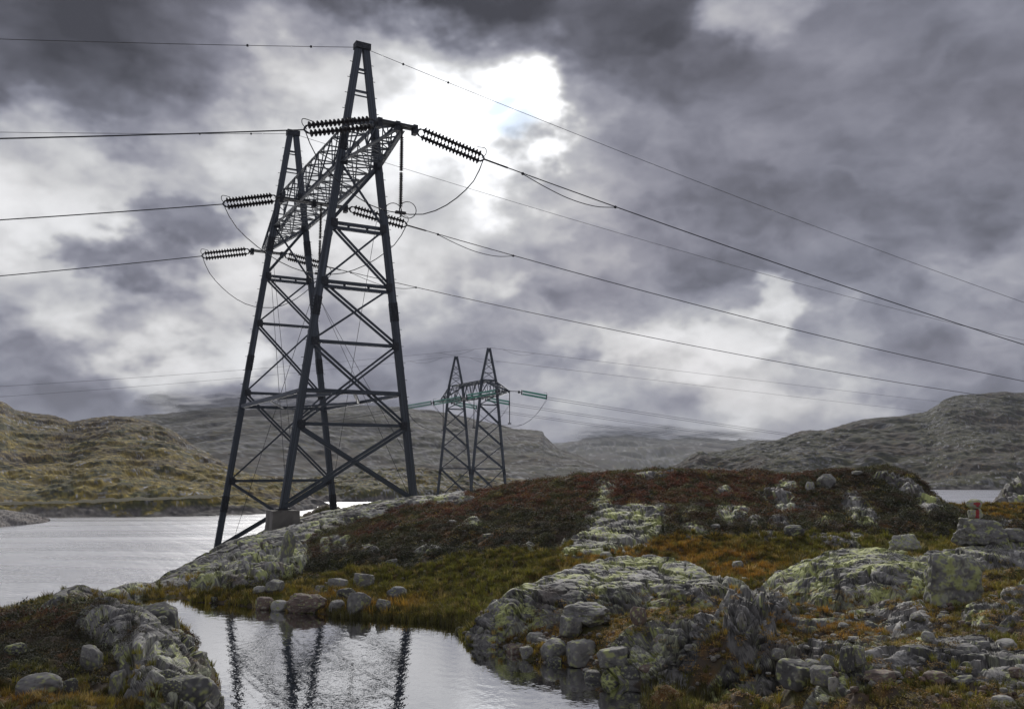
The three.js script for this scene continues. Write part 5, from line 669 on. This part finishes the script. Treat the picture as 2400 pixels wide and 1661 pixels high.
const BOULDERS = [
  [8.77,-17.38,1.18,1.12,"block","grey","large square grey boulder with lichen flecks standing clear of the heath"],
  [11.94,-22.08,1.29,0.73,"block","grey","long flat-topped grey boulder carrying the small red-marked cairn"],
  [10.64,-23.6,0.83,0.57,"peak","pale","pale pointed boulder at the back edge of the lichen slab"],
  [12.8,-22.19,0.65,0.31,"round","grey","low rounded grey boulder at the right of the cairn boulder"],
  [12.45,-34.19,0.72,0.55,"peak","grey","rounded grey boulder on the crest of the heath ridge"],
  [11.63,-33.85,0.34,0.41,"peak","pale","small upright pale stone on the heath ridge crest"],
  [14.08,-35.25,0.42,0.19,"round","grey","small grey stone on the dark green end of the ridge"],
  [-5.65,-24.16,1.14,0.46,"round","brown","broad brown boulder lying half in the pond, largest on that shore"],
  [-6.47,-24.49,0.52,0.27,"round","pale","pale smooth stone in the pond margin beside the broad brown boulder"],
  [-6.96,-24.77,0.55,0.35,"round","brown","brown rounded stone at the pond margin, left of the pale one"],
  [-4.78,-23.99,0.46,0.31,"round","grey","small grey boulder at the pond margin, right of the broad brown one"],
  [-4.13,-23.82,0.67,0.53,"peak","grey","domed grey boulder in the pond grass"],
  [-4.69,-24.88,0.57,0.35,"round","dark","dark boulder in the orange grass above the pond"],
  [-3.45,-23.65,0.4,0.36,"peak","grey","small wedge-shaped grey stone at the reedy pond edge"],
  [-3.27,-25.11,0.63,0.3,"round","blue","smooth blue-grey oval boulder in the yellow grass"],
  [-4.48,-26.45,0.69,0.4,"block","grey","blocky grey rock under the dark heath"],
  [-5.21,-26.29,0.66,0.34,"block","grey","grey slab of rock tilted to the left below the heath"],
  [-6.99,-25.84,0.57,0.36,"block","grey","angular grey rock on the pond slope, under the rocky bank"],
  [-7.42,-25.84,0.39,0.23,"round","pale","small pale stone on the pond slope"],
  [-7.55,-29.48,0.5,0.92,"peak","grey","upright lichen-spotted rock leaning on the dark bank"],
  [-6.58,-12.33,0.57,0.28,"round","grey","wide grey boulder among moss at the lower left"],
  [-6.53,-13.73,0.37,0.32,"peak","grey","pointed grey boulder in the heather beside the left outcrop"],
  [-5.65,-12.72,0.22,0.33,"block","grey","upright grey block at the foot of the left outcrop"],
  [-8.18,-14.57,0.34,0.16,"round","dark","lichen-spotted stone in the heather at the left edge"],
  [-6.17,-12.44,0.17,0.19,"block","dark","small dark stone between the wide boulder and the upright block"],
  [2.46,-17.15,0.34,0.31,"round","brown","reddish rounded boulder resting at the foot of the central outcrop"],
  [1.62,-18.89,1.04,0.42,"block","grey","cracked pale block in front of the central outcrop"],
  [1.26,-18.72,0.53,0.41,"block","grey","cracked grey block at the left end of the broken step"],
  [4.07,-12.56,0.52,0.35,"block","dark","dark angular boulder in the rubble heap, lower right"],
  [4.22,-12.05,0.31,0.22,"block","grey","grey angular stone at the front of the rubble heap"],
  [4.53,-12.0,0.2,0.29,"block","dark","dark upright block in the rubble heap"],
  [4.4,-12.33,0.21,0.21,"round","grey","rounded grey stone on top of the rubble heap"],
  [4.27,-11.83,0.14,0.17,"block","pale","small pale stone standing in front of the rubble heap"],
  [4.65,-15.47,0.26,0.2,"round","grey","grey stone at the left end of the rubble heap"],
  [4.69,-12.0,0.2,0.24,"round","grey","lichen-tinted stone behind the rubble heap"],
  [4.31,-12.67,0.23,0.13,"block","grey","flat grey stone above the rubble heap"],
  [4.84,-11.6,0.41,0.12,"block","brown","flat brown slab in the grass beside the rubble heap"],
  [6.67,-11.77,0.19,0.12,"round","brown","small brown boulder standing in the puddle"],
  [6.06,-12.89,0.19,0.14,"round","pale","pale round stone on the bare track"],
  [5.53,-11.6,0.33,0.14,"round","brown","brown flat-topped stone in the grass near the lower right corner"],
  [6.3,-24.49,0.32,0.2,"block","pale","small pale cube of stone on the grass behind the central outcrop"],
  [6.11,-23.26,0.4,0.14,"block","pale","pale flat stone beside the orange grass"],
  [8.89,-27.41,0.61,0.36,"round","dark","dark rounded boulder at the foot of the heath slope"],
  [4.38,-25.78,0.34,0.16,"round","grey","small grey stone in the orange grass"],
  [2.82,-26.17,0.37,0.21,"round","pale","small pale stone below the lichen-covered rock face"],
  [0.09,-19.11,0.44,0.19,"block","brown","long flat brown stone at the tip of the shore"],
  [0.31,-18.5,0.28,0.22,"block","grey","angular grey stone in the rubble at the shore"],
  [0.88,-18.33,0.55,0.37,"block","grey","large grey wedge in the shore rubble"],
  [1.41,-17.88,0.63,0.41,"block","grey","tilted flat-topped grey block in the shore rubble"],
  [1.91,-16.65,0.6,0.33,"block","grey","grey fractured boulder at the edge of the shore grass"],
  [0.87,-18.1,0.36,0.24,"block","dark","dark wet stone at the water line"],
  [1.53,-16.82,0.37,0.2,"block","dark","second dark wet stone at the water line"],
  [2.19,-16.42,0.36,0.21,"block","dark","dark stone reaching into the pond"]
];
const solid = [];   // x, z, radius of what stands on the ground, so that nothing grows through it
BOULDERS.forEach(([x, z, w, h, kind, tone, label], i) => {
  const big = w > 0.8, g = stoneGeo(kind, 11 + i * 3, big ? 22 : 10, tone, /lichen/.test(label) ? 0.6 : 0.3, big ? 1.6 : 1), y = Math.max(heightAt(x, z), POND - 0.12), o = tag(mesh('boulder', g, stoneMat), label, 'boulder', 'boulders lying about the heath and pond');
  if (i < 2) { w *= 0.9; h *= 0.86; } const deep = kind === 'block' && big ? w * 0.8 : w * 0.75; o.scale.set(w, h * 1.2, deep); o.position.set(x, y - h * 0.14, z - deep * 0.25); o.rotation.y = (i === 0 ? -0.12 : i === 1 ? 0.1 : (i * 1.7) % 0.9 - 0.45); if (i === 0) o.rotation.z = -0.05;
  solid.push([x, z - deep * 0.25, w * 0.46]);
});
// the cairn on the long boulder: two stones, with the trail mark in red paint across both
{
  const [bx, bz, bw, bh] = BOULDERS[1], y0 = heightAt(bx, bz) + bh * 0.86 * 1.06 - 0.03, x0 = bx - 0.09, z0 = bz - 0.18;
  const red = [0.33, 0.05, 0.05], paint = (g, hit) => { const p = g.attributes.position, c = g.attributes.color; for (let i = 0; i < p.count; i++) { const x = p.getX(i), y = p.getY(i), z = p.getZ(i); if (z > 0.1 && hit(x, y, noise(x * 9, y * 9, 4) * 0.05)) c.setXYZ(i, ...red); } };
  const low = stoneGeo('block', 201, 14, 'pale', 0.75); paint(low, (x, y, n) => Math.abs(x + 0.04 - (y - 0.5) * 0.12 + n) < 0.14 && y > 0.08);
  const a = tag(mesh('cairn_stone', low, stoneMat), 'lower cairn stone with a red painted stroke, standing on the flat boulder', 'stone', 'cairn stones'); a.scale.set(0.3, 0.27, 0.26); a.position.set(x0, y0, z0);
  const top = stoneGeo('round', 205, 14, 'pale', 0.8); paint(top, (x, y, n) => (Math.abs(y - 0.52 + n) < 0.12 && Math.abs(x + 0.05 + n) < 0.22) || (Math.abs(x + 0.02 + n) < 0.1 && y < 0.68 && y > 0.2));
  const b = tag(mesh('cairn_stone', top, stoneMat), 'topmost cairn stone, wider than the one below, with a red painted bar', 'stone', 'cairn stones'); b.scale.set(0.38, 0.25, 0.3); b.position.set(x0 - 0.01, y0 + 0.255, z0);
}
// loose stones, each a thing of its own
const ZONES = [["shore",[[-1.47,-21.91],[-0.19,-20.07],[1.17,-18.72],[2.4,-16.7],[3.32,-15.81],[3.13,-15.64],[2.12,-16.48],[1.2,-17.94],[-0.09,-19.62]],42,0.1,0.36],["fore",[[2.41,-16.76],[4.14,-15.75],[5.48,-16.31],[5.34,-12.39],[7.62,-13.34],[6.03,-10.65],[4.22,-11.83],[3.49,-13.12],[3.3,-15.75]],58,0.07,0.28],["mid",[[4.92,-23.09],[6.65,-19.67],[7.96,-17.38],[10.02,-17.43],[7.82,-13.68],[6.44,-15.81],[5.2,-16.65],[5.26,-18.22]],50,0.07,0.24],["bank",[[-10.16,-26.96],[-7.1,-26.23],[-3.93,-27.01],[-1.89,-26.01],[-1.9,-23.2],[-3.89,-23.76],[-6.68,-24.72],[-9.65,-26.29]],14,0.08,0.24],["bluff",[[-6.82,-17.3],[-6.02,-16.3],[-5.35,-15.3],[-4.72,-14.3],[-4.29,-13],[-4.05,-12],[-4.55,-12],[-5.12,-13],[-5.86,-14.5],[-6.78,-16],[-7.2,-17.4]],16,0.25,0.6],["step",[[-0.89,-20.1],[0.99,-20.0],[2.44,-19.8],[3.84,-19.5],[4.75,-19.3],[5.14,-18.0],[4.58,-18.6],[2.79,-18.9],[0.95,-19.2],[-0.67,-19.5]],6,0.18,0.4],["heath",[[-8.6,-35.31],[-3.42,-35.03],[1.62,-33.07],[8.56,-34.86],[14.18,-33.96],[12.35,-28.75],[6.81,-27.97],[0.0,-28.86],[-5.47,-28.19]],18,0.1,0.36]];
const ZL = { shore: 'in the rubble along the near pond shore', fore: 'in grass and gravel at the lower right', mid: 'on bare ground between the lichen slabs', bank: 'on the grassy far bank of the pond', bluff: 'jutting from the bluff at the lower left', step: 'along the broken front of the central outcrop', heath: 'showing through the heather of the main slope' };
{
  const r = rng(99), kinds = ['block', 'block', 'round', 'peak'], tones = ['grey', 'grey', 'dark', 'brown', 'pale'], lib = [];
  for (let i = 0; i < 20; i++) { const g = stoneGeo(kinds[i % 4], 400 + i, 4, tones[(i * 3) % 5], 0.25); g.userData.words = [tones[(i * 3) % 5], { block: 'angular', round: 'rounded', peak: 'pointed' }[kinds[i % 4]]]; lib.push(g); }
  const blocks = []; for (let i = 0; i < 7; i++) { const g = stoneGeo('block', 460 + i, 9, i % 3 ? 'dark' : 'grey', 0.3, 2.4); g.userData.words = [i % 3 ? 'dark' : 'grey', 'angular']; blocks.push(g); }
  for (const [zone, poly, count, s0, s1] of ZONES) {
    const xs = poly.map((p) => p[0]), zs = poly.map((p) => p[1]);
    for (let n = 0, tries = 0; n < count && tries < 20000; tries++) {
      const x = mix(Math.min(...xs), Math.max(...xs), r()), z = mix(Math.min(...zs), Math.max(...zs), r()), s = mix(s0, s1 * 1.25, Math.pow(r(), 3));
      if (inside(poly, x, z) < 0 || solid.some(([a, b, c]) => Math.hypot(a - x, b - z) < (c + s * 0.4) * 0.85)) continue;
      const k = rockAt(x, z).id, block = zone === 'bluff' || zone === 'step'; if (!block && k >= 0 && r() < 0.75) continue;
      const y = heightAt(x, z); if (y < POND - 0.15) continue;
      let pick = lib[Math.floor(r() * lib.length)]; if (block) pick = blocks[Math.floor(r() * blocks.length)]; if (zone === 'heath') pick = lib[Math.floor(r() * 5) * 4 + Math.floor(r() * 2)];
      const o = tag(mesh('stone', pick, stoneMat), [s > s0 + (s1 - s0) * 0.6 ? 'large' : s > s0 + (s1 - s0) * 0.2 ? 'middling' : 'small', ...pick.userData.words, block ? 'block' : 'stone', ZL[zone]].join(' '), 'stone', 'loose stones: ' + zone + ' stones'); const h = s * mix(block ? 0.6 : 0.35, block ? 1 : 0.75, r()) * (zone === 'heath' ? 0.7 : 1);
      o.scale.set(s, h, s * mix(0.6, 1, r())); o.position.set(x, y - h * (block ? 0.55 : mix(0.2, 0.55, r())), z); o.rotation.set((r() - 0.5) * 0.35, r() * 6.28, (r() - 0.5) * 0.35); solid.push([x, z, s * 0.42]); n++;
    }
  }
}
// gravel too small to tell apart
const dummy = new THREE.Object3D();
function scatter(name, geometries, material, items, label) {   // items: x, y, z, sx, sy, sz, turn, r, g, b, tilt
  geometries.forEach((g, k) => {
    const list = items.filter((_, i) => i % geometries.length === k), im = lit(new THREE.InstancedMesh(g, material, list.length)); im.name = numbered(name); const c = new THREE.Color();
    list.forEach((a, i) => { dummy.position.set(a[0], a[1], a[2]); dummy.scale.set(a[3], a[4], a[5]); dummy.rotation.set(a[10] ?? 0, a[6], (a[10] ?? 0) * 0.7); dummy.updateMatrix(); im.setMatrixAt(i, dummy.matrix); im.setColorAt(i, c.setRGB(a[7], a[8], a[9])); });
    scene.add(stuff(im, label));
  });
}
{
  const r = rng(5), items = [];
  for (const [zone, poly] of ZONES) {
    if (zone === 'heath' || zone === 'bluff' || zone === 'step') continue; const xs = poly.map((p) => p[0]), zs = poly.map((p) => p[1]), count = { shore: 1500, fore: 1200, mid: 1200, bank: 200 }[zone];
    for (let n = 0; n < count; n++) { const x = mix(Math.min(...xs), Math.max(...xs), r()), z = mix(Math.min(...zs), Math.max(...zs), r()); if (inside(poly, x, z) < -0.3 || fbm(x * 0.9 + 3, 2, z * 0.9, 3) < -0.12) continue; if (rockAt(x, z).id >= 0) continue; const y = heightAt(x, z); if (y < POND - 0.1) continue; const s = mix(0.025, 0.13, Math.pow(r(), 2)), t = mix(0.5, 1.25, r()); items.push([x, y + s * 0.12, z, s, s * 0.7, s, r() * 6.28, t, t * 0.97, t * 0.93, r() - 0.5]); }
  }
  scatter('gravel', [stoneGeo('block', 700, 1, 'grey', 0), stoneGeo('peak', 701, 1, 'brown', 0), stoneGeo('round', 703, 1, 'grey', 0.1)], stoneMat, items, 'grey gravel strewn over the bare ground');
}
// ------------------------------------------------------------------ heather, moss and grass
const SPOT = [["orange",4.58,-26.17,2.2],["orange",5.85,-25.11,1.8],["orange",3.16,-26.01,1.6],["orange",6.94,-20.51,1.2],["orange",6.29,-20.07,1.2],["orange",6.16,-17.54,1.5],["orange",6.42,-16.7,1.6],["orange",4.85,-16.82,0.9],["orange",6.59,-23.43,1.2],["orange",29.28,-50.66,3.5],["orange",22.38,-40.52,3],["orange",0.29,-20.12,0.8],["orange",1.91,-18.05,0.8],["orange",0.94,-19.51,0.7],["orange",5.03,-16.14,0.8],["orange",-6.5,-11.77,1.0],["orange",-9.29,-17.54,0.7],["orange",-3.5,-24.21,1.2],["orange",-5.26,-24.77,1.0],["green",-1.33,-27.35,3],["green",-2.66,-27.46,3],["green",0.66,-27.18,2.2],["green",9.23,-27.07,2],["green",12.05,-27.46,2.2],["green",-1.72,-23.82,2],["green",7.68,-15.97,1.6],["green",8.12,-14.69,1.8],["green",2.77,-16.14,1.5],["green",3.24,-13.62,1.3],["green",4.9,-11.44,1.3],["green",-7.12,-13.9,1.4],["green",11.41,-29.2,2.5],["green",13.19,-28.47,2],["red",0.9,-36.54,3.5],["red",-0.89,-36.48,3],["red",2.71,-36.82,3.5],["red",-2.69,-36.65,3],["red",6.86,-34.92,5],["red",9.24,-34.24,4],["red",-3.8,-38.78,2],["red",-8.27,-17.88,1.2],["red",-4.8,-32.84,2],["dark",13.96,-33.46,4],["dark",14.1,-30.99,3],["dark",-2.25,-30.82,3.5],["dark",-4.16,-28.58,3],["dark",0.76,-31.27,4],["dark",5.42,-27.8,3],["dark",7.48,-27.91,3],["dark",-7.96,-27.41,2],["dark",-7.48,-15.58,1.6],["dark",-8.47,-15.36,1.6]];
const spotAt = (kind, x, z) => { let s = 0; for (const [k, a, b, r] of SPOT) if (k === kind) { const d = ((x - a) ** 2 + (z - b) ** 2) / (r * r); if (d < 5) s += Math.exp(-d); } return Math.min(1, s); };
function tuftGeo(seed, n, make) { const r = rng(seed), p = [], nn = [], cc = []; for (let i = 0; i < n; i++) make(r, p, cc); const g = new THREE.BufferGeometry(); g.setAttribute('position', new THREE.Float32BufferAttribute(p, 3)); if (cc.length) g.setAttribute('color', new THREE.Float32BufferAttribute(cc, 3)); g.computeVertexNormals(); return g; }
// heather: a low cushion of twigs set with small leaves
const heather = [1, 2, 3, 4].map((s) => tuftGeo(s, 74, (r, p, cc) => {
  const a = r() * 6.283, q = Math.sqrt(r()), x = Math.cos(a) * q * 0.5, z = Math.sin(a) * q * 0.5, y = (0.12 + 0.88 * r()) * (1 - q * q * 0.75) * 0.55, l = 0.07 + r() * 0.08, w = 0.022 + r() * 0.03, t = r() * 6.283, e = 0.2 + r() * 1.2, dx = Math.cos(t) * Math.cos(e) * l, dy = Math.sin(e) * l, dz = Math.sin(t) * Math.cos(e) * l, sx = -Math.sin(t) * w, sz = Math.cos(t) * w, k = 0.55 + r() * 0.9, h = (r() - 0.5) * 0.3;
  p.push(x - sx, y, z - sz, x + sx, y, z + sz, x + dx, y + dy, z + dz); for (let i = 0; i < 3; i++) cc.push(k * (1 + h), k, k * (1 - h));
}));
const grass = [11, 12, 13].map((s) => tuftGeo(s, 26, (r, p, cc) => {
  const a = r() * 6.283, q = Math.sqrt(r()) * 0.42, x = Math.cos(a) * q, z = Math.sin(a) * q, h = 0.5 + r() * 0.6, lean = 0.15 + r() * 0.5, t = a + (r() - 0.5) * 1.6, w = 0.028 + r() * 0.022, dx = Math.cos(t) * lean * h, dz = Math.sin(t) * lean * h, sx = -Math.sin(t) * w, sz = Math.cos(t) * w, k = 0.6 + r() * 0.8, y = -0.08;
  const m = [x + dx * 0.35, y + h * 0.6, z + dz * 0.35], e = [x + dx, y + h, z + dz];
  p.push(x - sx, y, z - sz, x + sx, y, z + sz, m[0] + sx * 0.7, m[1], m[2] + sz * 0.7, x - sx, y, z - sz, m[0] + sx * 0.7, m[1], m[2] + sz * 0.7, m[0] - sx * 0.7, m[1], m[2] - sz * 0.7, m[0] - sx * 0.7, m[1], m[2] - sz * 0.7, m[0] + sx * 0.7, m[1], m[2] + sz * 0.7, ...e);
  for (let i = 0; i < 9; i++) cc.push(k * 1.05, k, k * 0.8);
}));
const leafMat = new THREE.MeshPhysicalMaterial({ color: 0xffffff, vertexColors: true, roughness: 0.9, transmission: 0.3, thickness: 0, side: THREE.DoubleSide });
{
  const r = rng(21), hItems = [], gItems = [];
  const PAL = { red: [0.19, 0.062, 0.028], brown: [0.11, 0.064, 0.03], dark: [0.034, 0.039, 0.014], olive: [0.115, 0.118, 0.032], green: [0.21, 0.215, 0.044], gold: [0.38, 0.3, 0.065], orange: [0.44, 0.26, 0.055], straw: [0.52, 0.42, 0.2] };
  const blocked = (x, z) => { for (const [a, b, c] of solid) { const dx = a - x, dz = b - z; if (dx * dx + dz * dz < c * c) return true; } return false; };
  const tries = 260000;
  for (let n = 0; n < tries; n++) {
    // even over the ground, but thinner with distance, where tufts are larger
    const d = 8 + 42 * Math.pow(r(), 1.05), a = (r() - 0.5) * 76 * RAD, x = d * Math.sin(a), z = -d * Math.cos(a);
    if (r() > Math.min(1, d / 34)) continue;
    const k = rockAt(x, z), onRock = k.id >= 0, sd = k.sd, id = k.id;
    if (onRock && !(sd < 0.1 + 0.3 * smooth(-0.1, 0.3, noise(x * 2.3, 8, z * 2.3)) && r() < 0.55)) { const crack = fbm(x * 1.3 + 5, 7, z * 1.3, 3); if (crack < (OUTCROPS[id].veg ?? 0.36) + Math.min(0.25, sd * 0.3)) continue; }
    const b = base(x, z), y = heightAt(x, z); if (y < POND + 0.0 || blocked(x, z)) continue;
    const f1 = fbm(x * 0.35, 3, z * 0.35, 3), f2 = fbm(x * 1.4, 6, z * 1.4, 3), f3 = fbm(x * 3.4, 2, z * 3.4, 2), red = spotAt('red', x, z), dark = spotAt('dark', x, z), orange = spotAt('orange', x, z), green = spotAt('green', x, z);
    if (x < -9.5 && -z > 21.5 && -z < 31 && r() < 0.8) continue;   // the tongue of bare rock between pond and lake
    if (x < -4.6 && -z < 20 && y < POND + 0.5 && r() < 0.85) continue;   // bare rock where the bluff meets the water
    // bare soil and gravel
    const slope = -z > 28.3 + f1 * 2.4 - red * 1.5, bare = !slope && x > 1 && -z < 21 ? smooth(-0.05, 0.3, fbm(x * 0.9 + 3, 2, z * 0.9, 3)) * 0.55 : 0; if (r() < bare * (1 - green * 0.7) * (1 - orange * 0.6)) continue;
    let heath = (slope && x > -9.5 ? 1 : -0.1) + red * 0.6 + dark * 0.7 - orange * 0.8 - green * 0.9 + f2 * 0.8 + (x < -6 && -z < 21 ? 1.1 : 0);
    if (-z > 28 && x < -9.5) heath = 0.4 + f2;
    if (-z > 41 && x > 14) heath = 0.1 + f2;
    if (slope && fbm(x * 1.5 + 60, 2, z * 1.5, 2) < -0.2 && r() < 0.75) continue;   // gaps of bare peat
    const stony = x > 0.5 && -z < 22.5;
    if (stony && r() < 0.62) {   // cushions of moss and creeping plants between the rocks
      let c = PAL.olive.slice(); const lerp = (q, t) => { c = c.map((v, i) => mix(v, q[i], clamp(t, 0, 1))); };
      lerp(PAL.brown, smooth(-0.15, 0.2, f1 + f3)); lerp(PAL.orange, smooth(-0.15, 0.2, orange * 0.8 + f2 * 0.8 + r() * 0.2 + 0.02) * 0.85); lerp(PAL.gold, smooth(0.0, 0.3, f3 - f2) * 0.7); lerp(PAL.dark, smooth(0.1, 0.35, -f2 - f1) * 0.8);
      const s = mix(0.1, 0.3, r()), t = 0.7 + r() * 0.6; hItems.push([x, y - 0.02, z, s, s * mix(0.3, 0.6, r()), s, r() * 6.28, c[0] * t, c[1] * t, c[2] * t, (r() - 0.5) * 0.3]); continue;
    }
    if (r() < smooth(0.25, 0.6, heath)) {
      let c = PAL.brown.slice(); const lerp = (q, t) => { c = c.map((v, i) => mix(v, q[i], clamp(t, 0, 1))); };
      lerp(PAL.dark, smooth(-0.12, 0.16, f2 * 1.4 - f1 * 0.4 + f3 * 0.9 + dark * 0.5 - red * 0.35)); lerp(PAL.red, (red + 0.12) * 0.95 * smooth(-0.15, 0.15, -f2 * 0.9 - f3 * 0.9 + r() * 0.3 - 0.05)); lerp(PAL.olive, smooth(0.1, 0.4, f1 + f2 * 0.6 - f3 * 0.4 + r() * 0.3) * 0.85); lerp(PAL.dark, dark * 0.55); if (r() < 0.05) lerp(PAL.gold, 0.6);
      const shrub = r() < 0.01; if (shrub) c = (r() < 0.6 ? PAL.dark : PAL.brown).slice();
      const s = shrub ? mix(0.4, 0.7, r()) * (d < 20 ? 0.6 : 1) : mix(0.18, 0.5, r() * r()) * (d < 20 ? 0.75 : 1), t = 0.75 + r() * 0.6; hItems.push([x, y - 0.02, z, s, s * mix(0.55, 1.0, r()), s, r() * 6.28, c[0] * t, c[1] * t, c[2] * t, (r() - 0.5) * 0.3]);
    } else {
      let c = PAL.green.slice(); const lerp = (q, t) => { c = c.map((v, i) => mix(v, q[i], clamp(t, 0, 1))); };
      lerp(PAL.gold, smooth(-0.15, 0.3, f1 + f3 * 0.6 - green * 0.4 + 0.02)); lerp(PAL.orange, orange * smooth(-0.15, 0.2, f2 * 0.7 + f3 * 0.6 + r() * 0.3 - 0.05)); lerp(PAL.olive, smooth(0.0, 0.25, -f2 - f3 * 0.6) * 0.9); if (r() < 0.12) lerp(PAL.straw, 0.7); if (r() < 0.1) lerp(PAL.brown, 0.7);
      const wet = smooth(POND + 0.5, POND + 0.1, y), s = (r() < 0.05 ? 1.5 : 1) * mix(0.1, 0.19, r()) * (1 + wet * 0.3) * (-z < 21 ? 0.68 : 1), t = 0.7 + r() * 0.6; gItems.push([x, y, z, s * 1.05, s * mix(0.65, 1.15, r()), s * 1.05, r() * 6.28, c[0] * t, c[1] * t, c[2] * t, (r() - 0.5) * 0.3]);
    }
  }
  scatter('heather', heather, leafMat, hItems, 'low heather and crowberry mat, red brown to dark green');
  scatter('grass', grass, leafMat, gItems, 'yellow green and orange autumn grass tufts');
  // sedge standing in the shallows of the near shore and under the far bank
  const sItems = [];
  for (let n = 0; n < 26000; n++) {
    const x = mix(-10, 8, r()), z = -mix(10, 26, r()), y = base(x, z) + lumps(x, z) * landOf(x, z), near = x > 2.2 && -z < 17.5, far = x > -5 && x < 0 && -z > 21;
    if ((!near && !far) || y > POND + 0.1 || y < POND - 0.14 || r() > (near ? 0.6 : 0.5) || blocked(x, z)) continue;
    const t = 0.6 + r() * 0.5, s = mix(0.18, 0.34, r()); sItems.push([x, Math.max(y, POND - 0.05), z, s * 0.55, s * 1.1, s * 0.55, r() * 6.28, 0.12 * t, 0.115 * t, 0.03 * t, (r() - 0.5) * 0.25]);
  }
  scatter('sedge', [grass[0]], leafMat, sItems, 'thin sedge standing in the pond margin');
  console.log('heather', hItems.length, 'grass', gItems.length, 'sedge', sItems.length);
}
scene.fog = new THREE.FogExp2(new THREE.Color(0.86, 0.91, 1.0), 0.00007);
renderer.render(scene, camera);
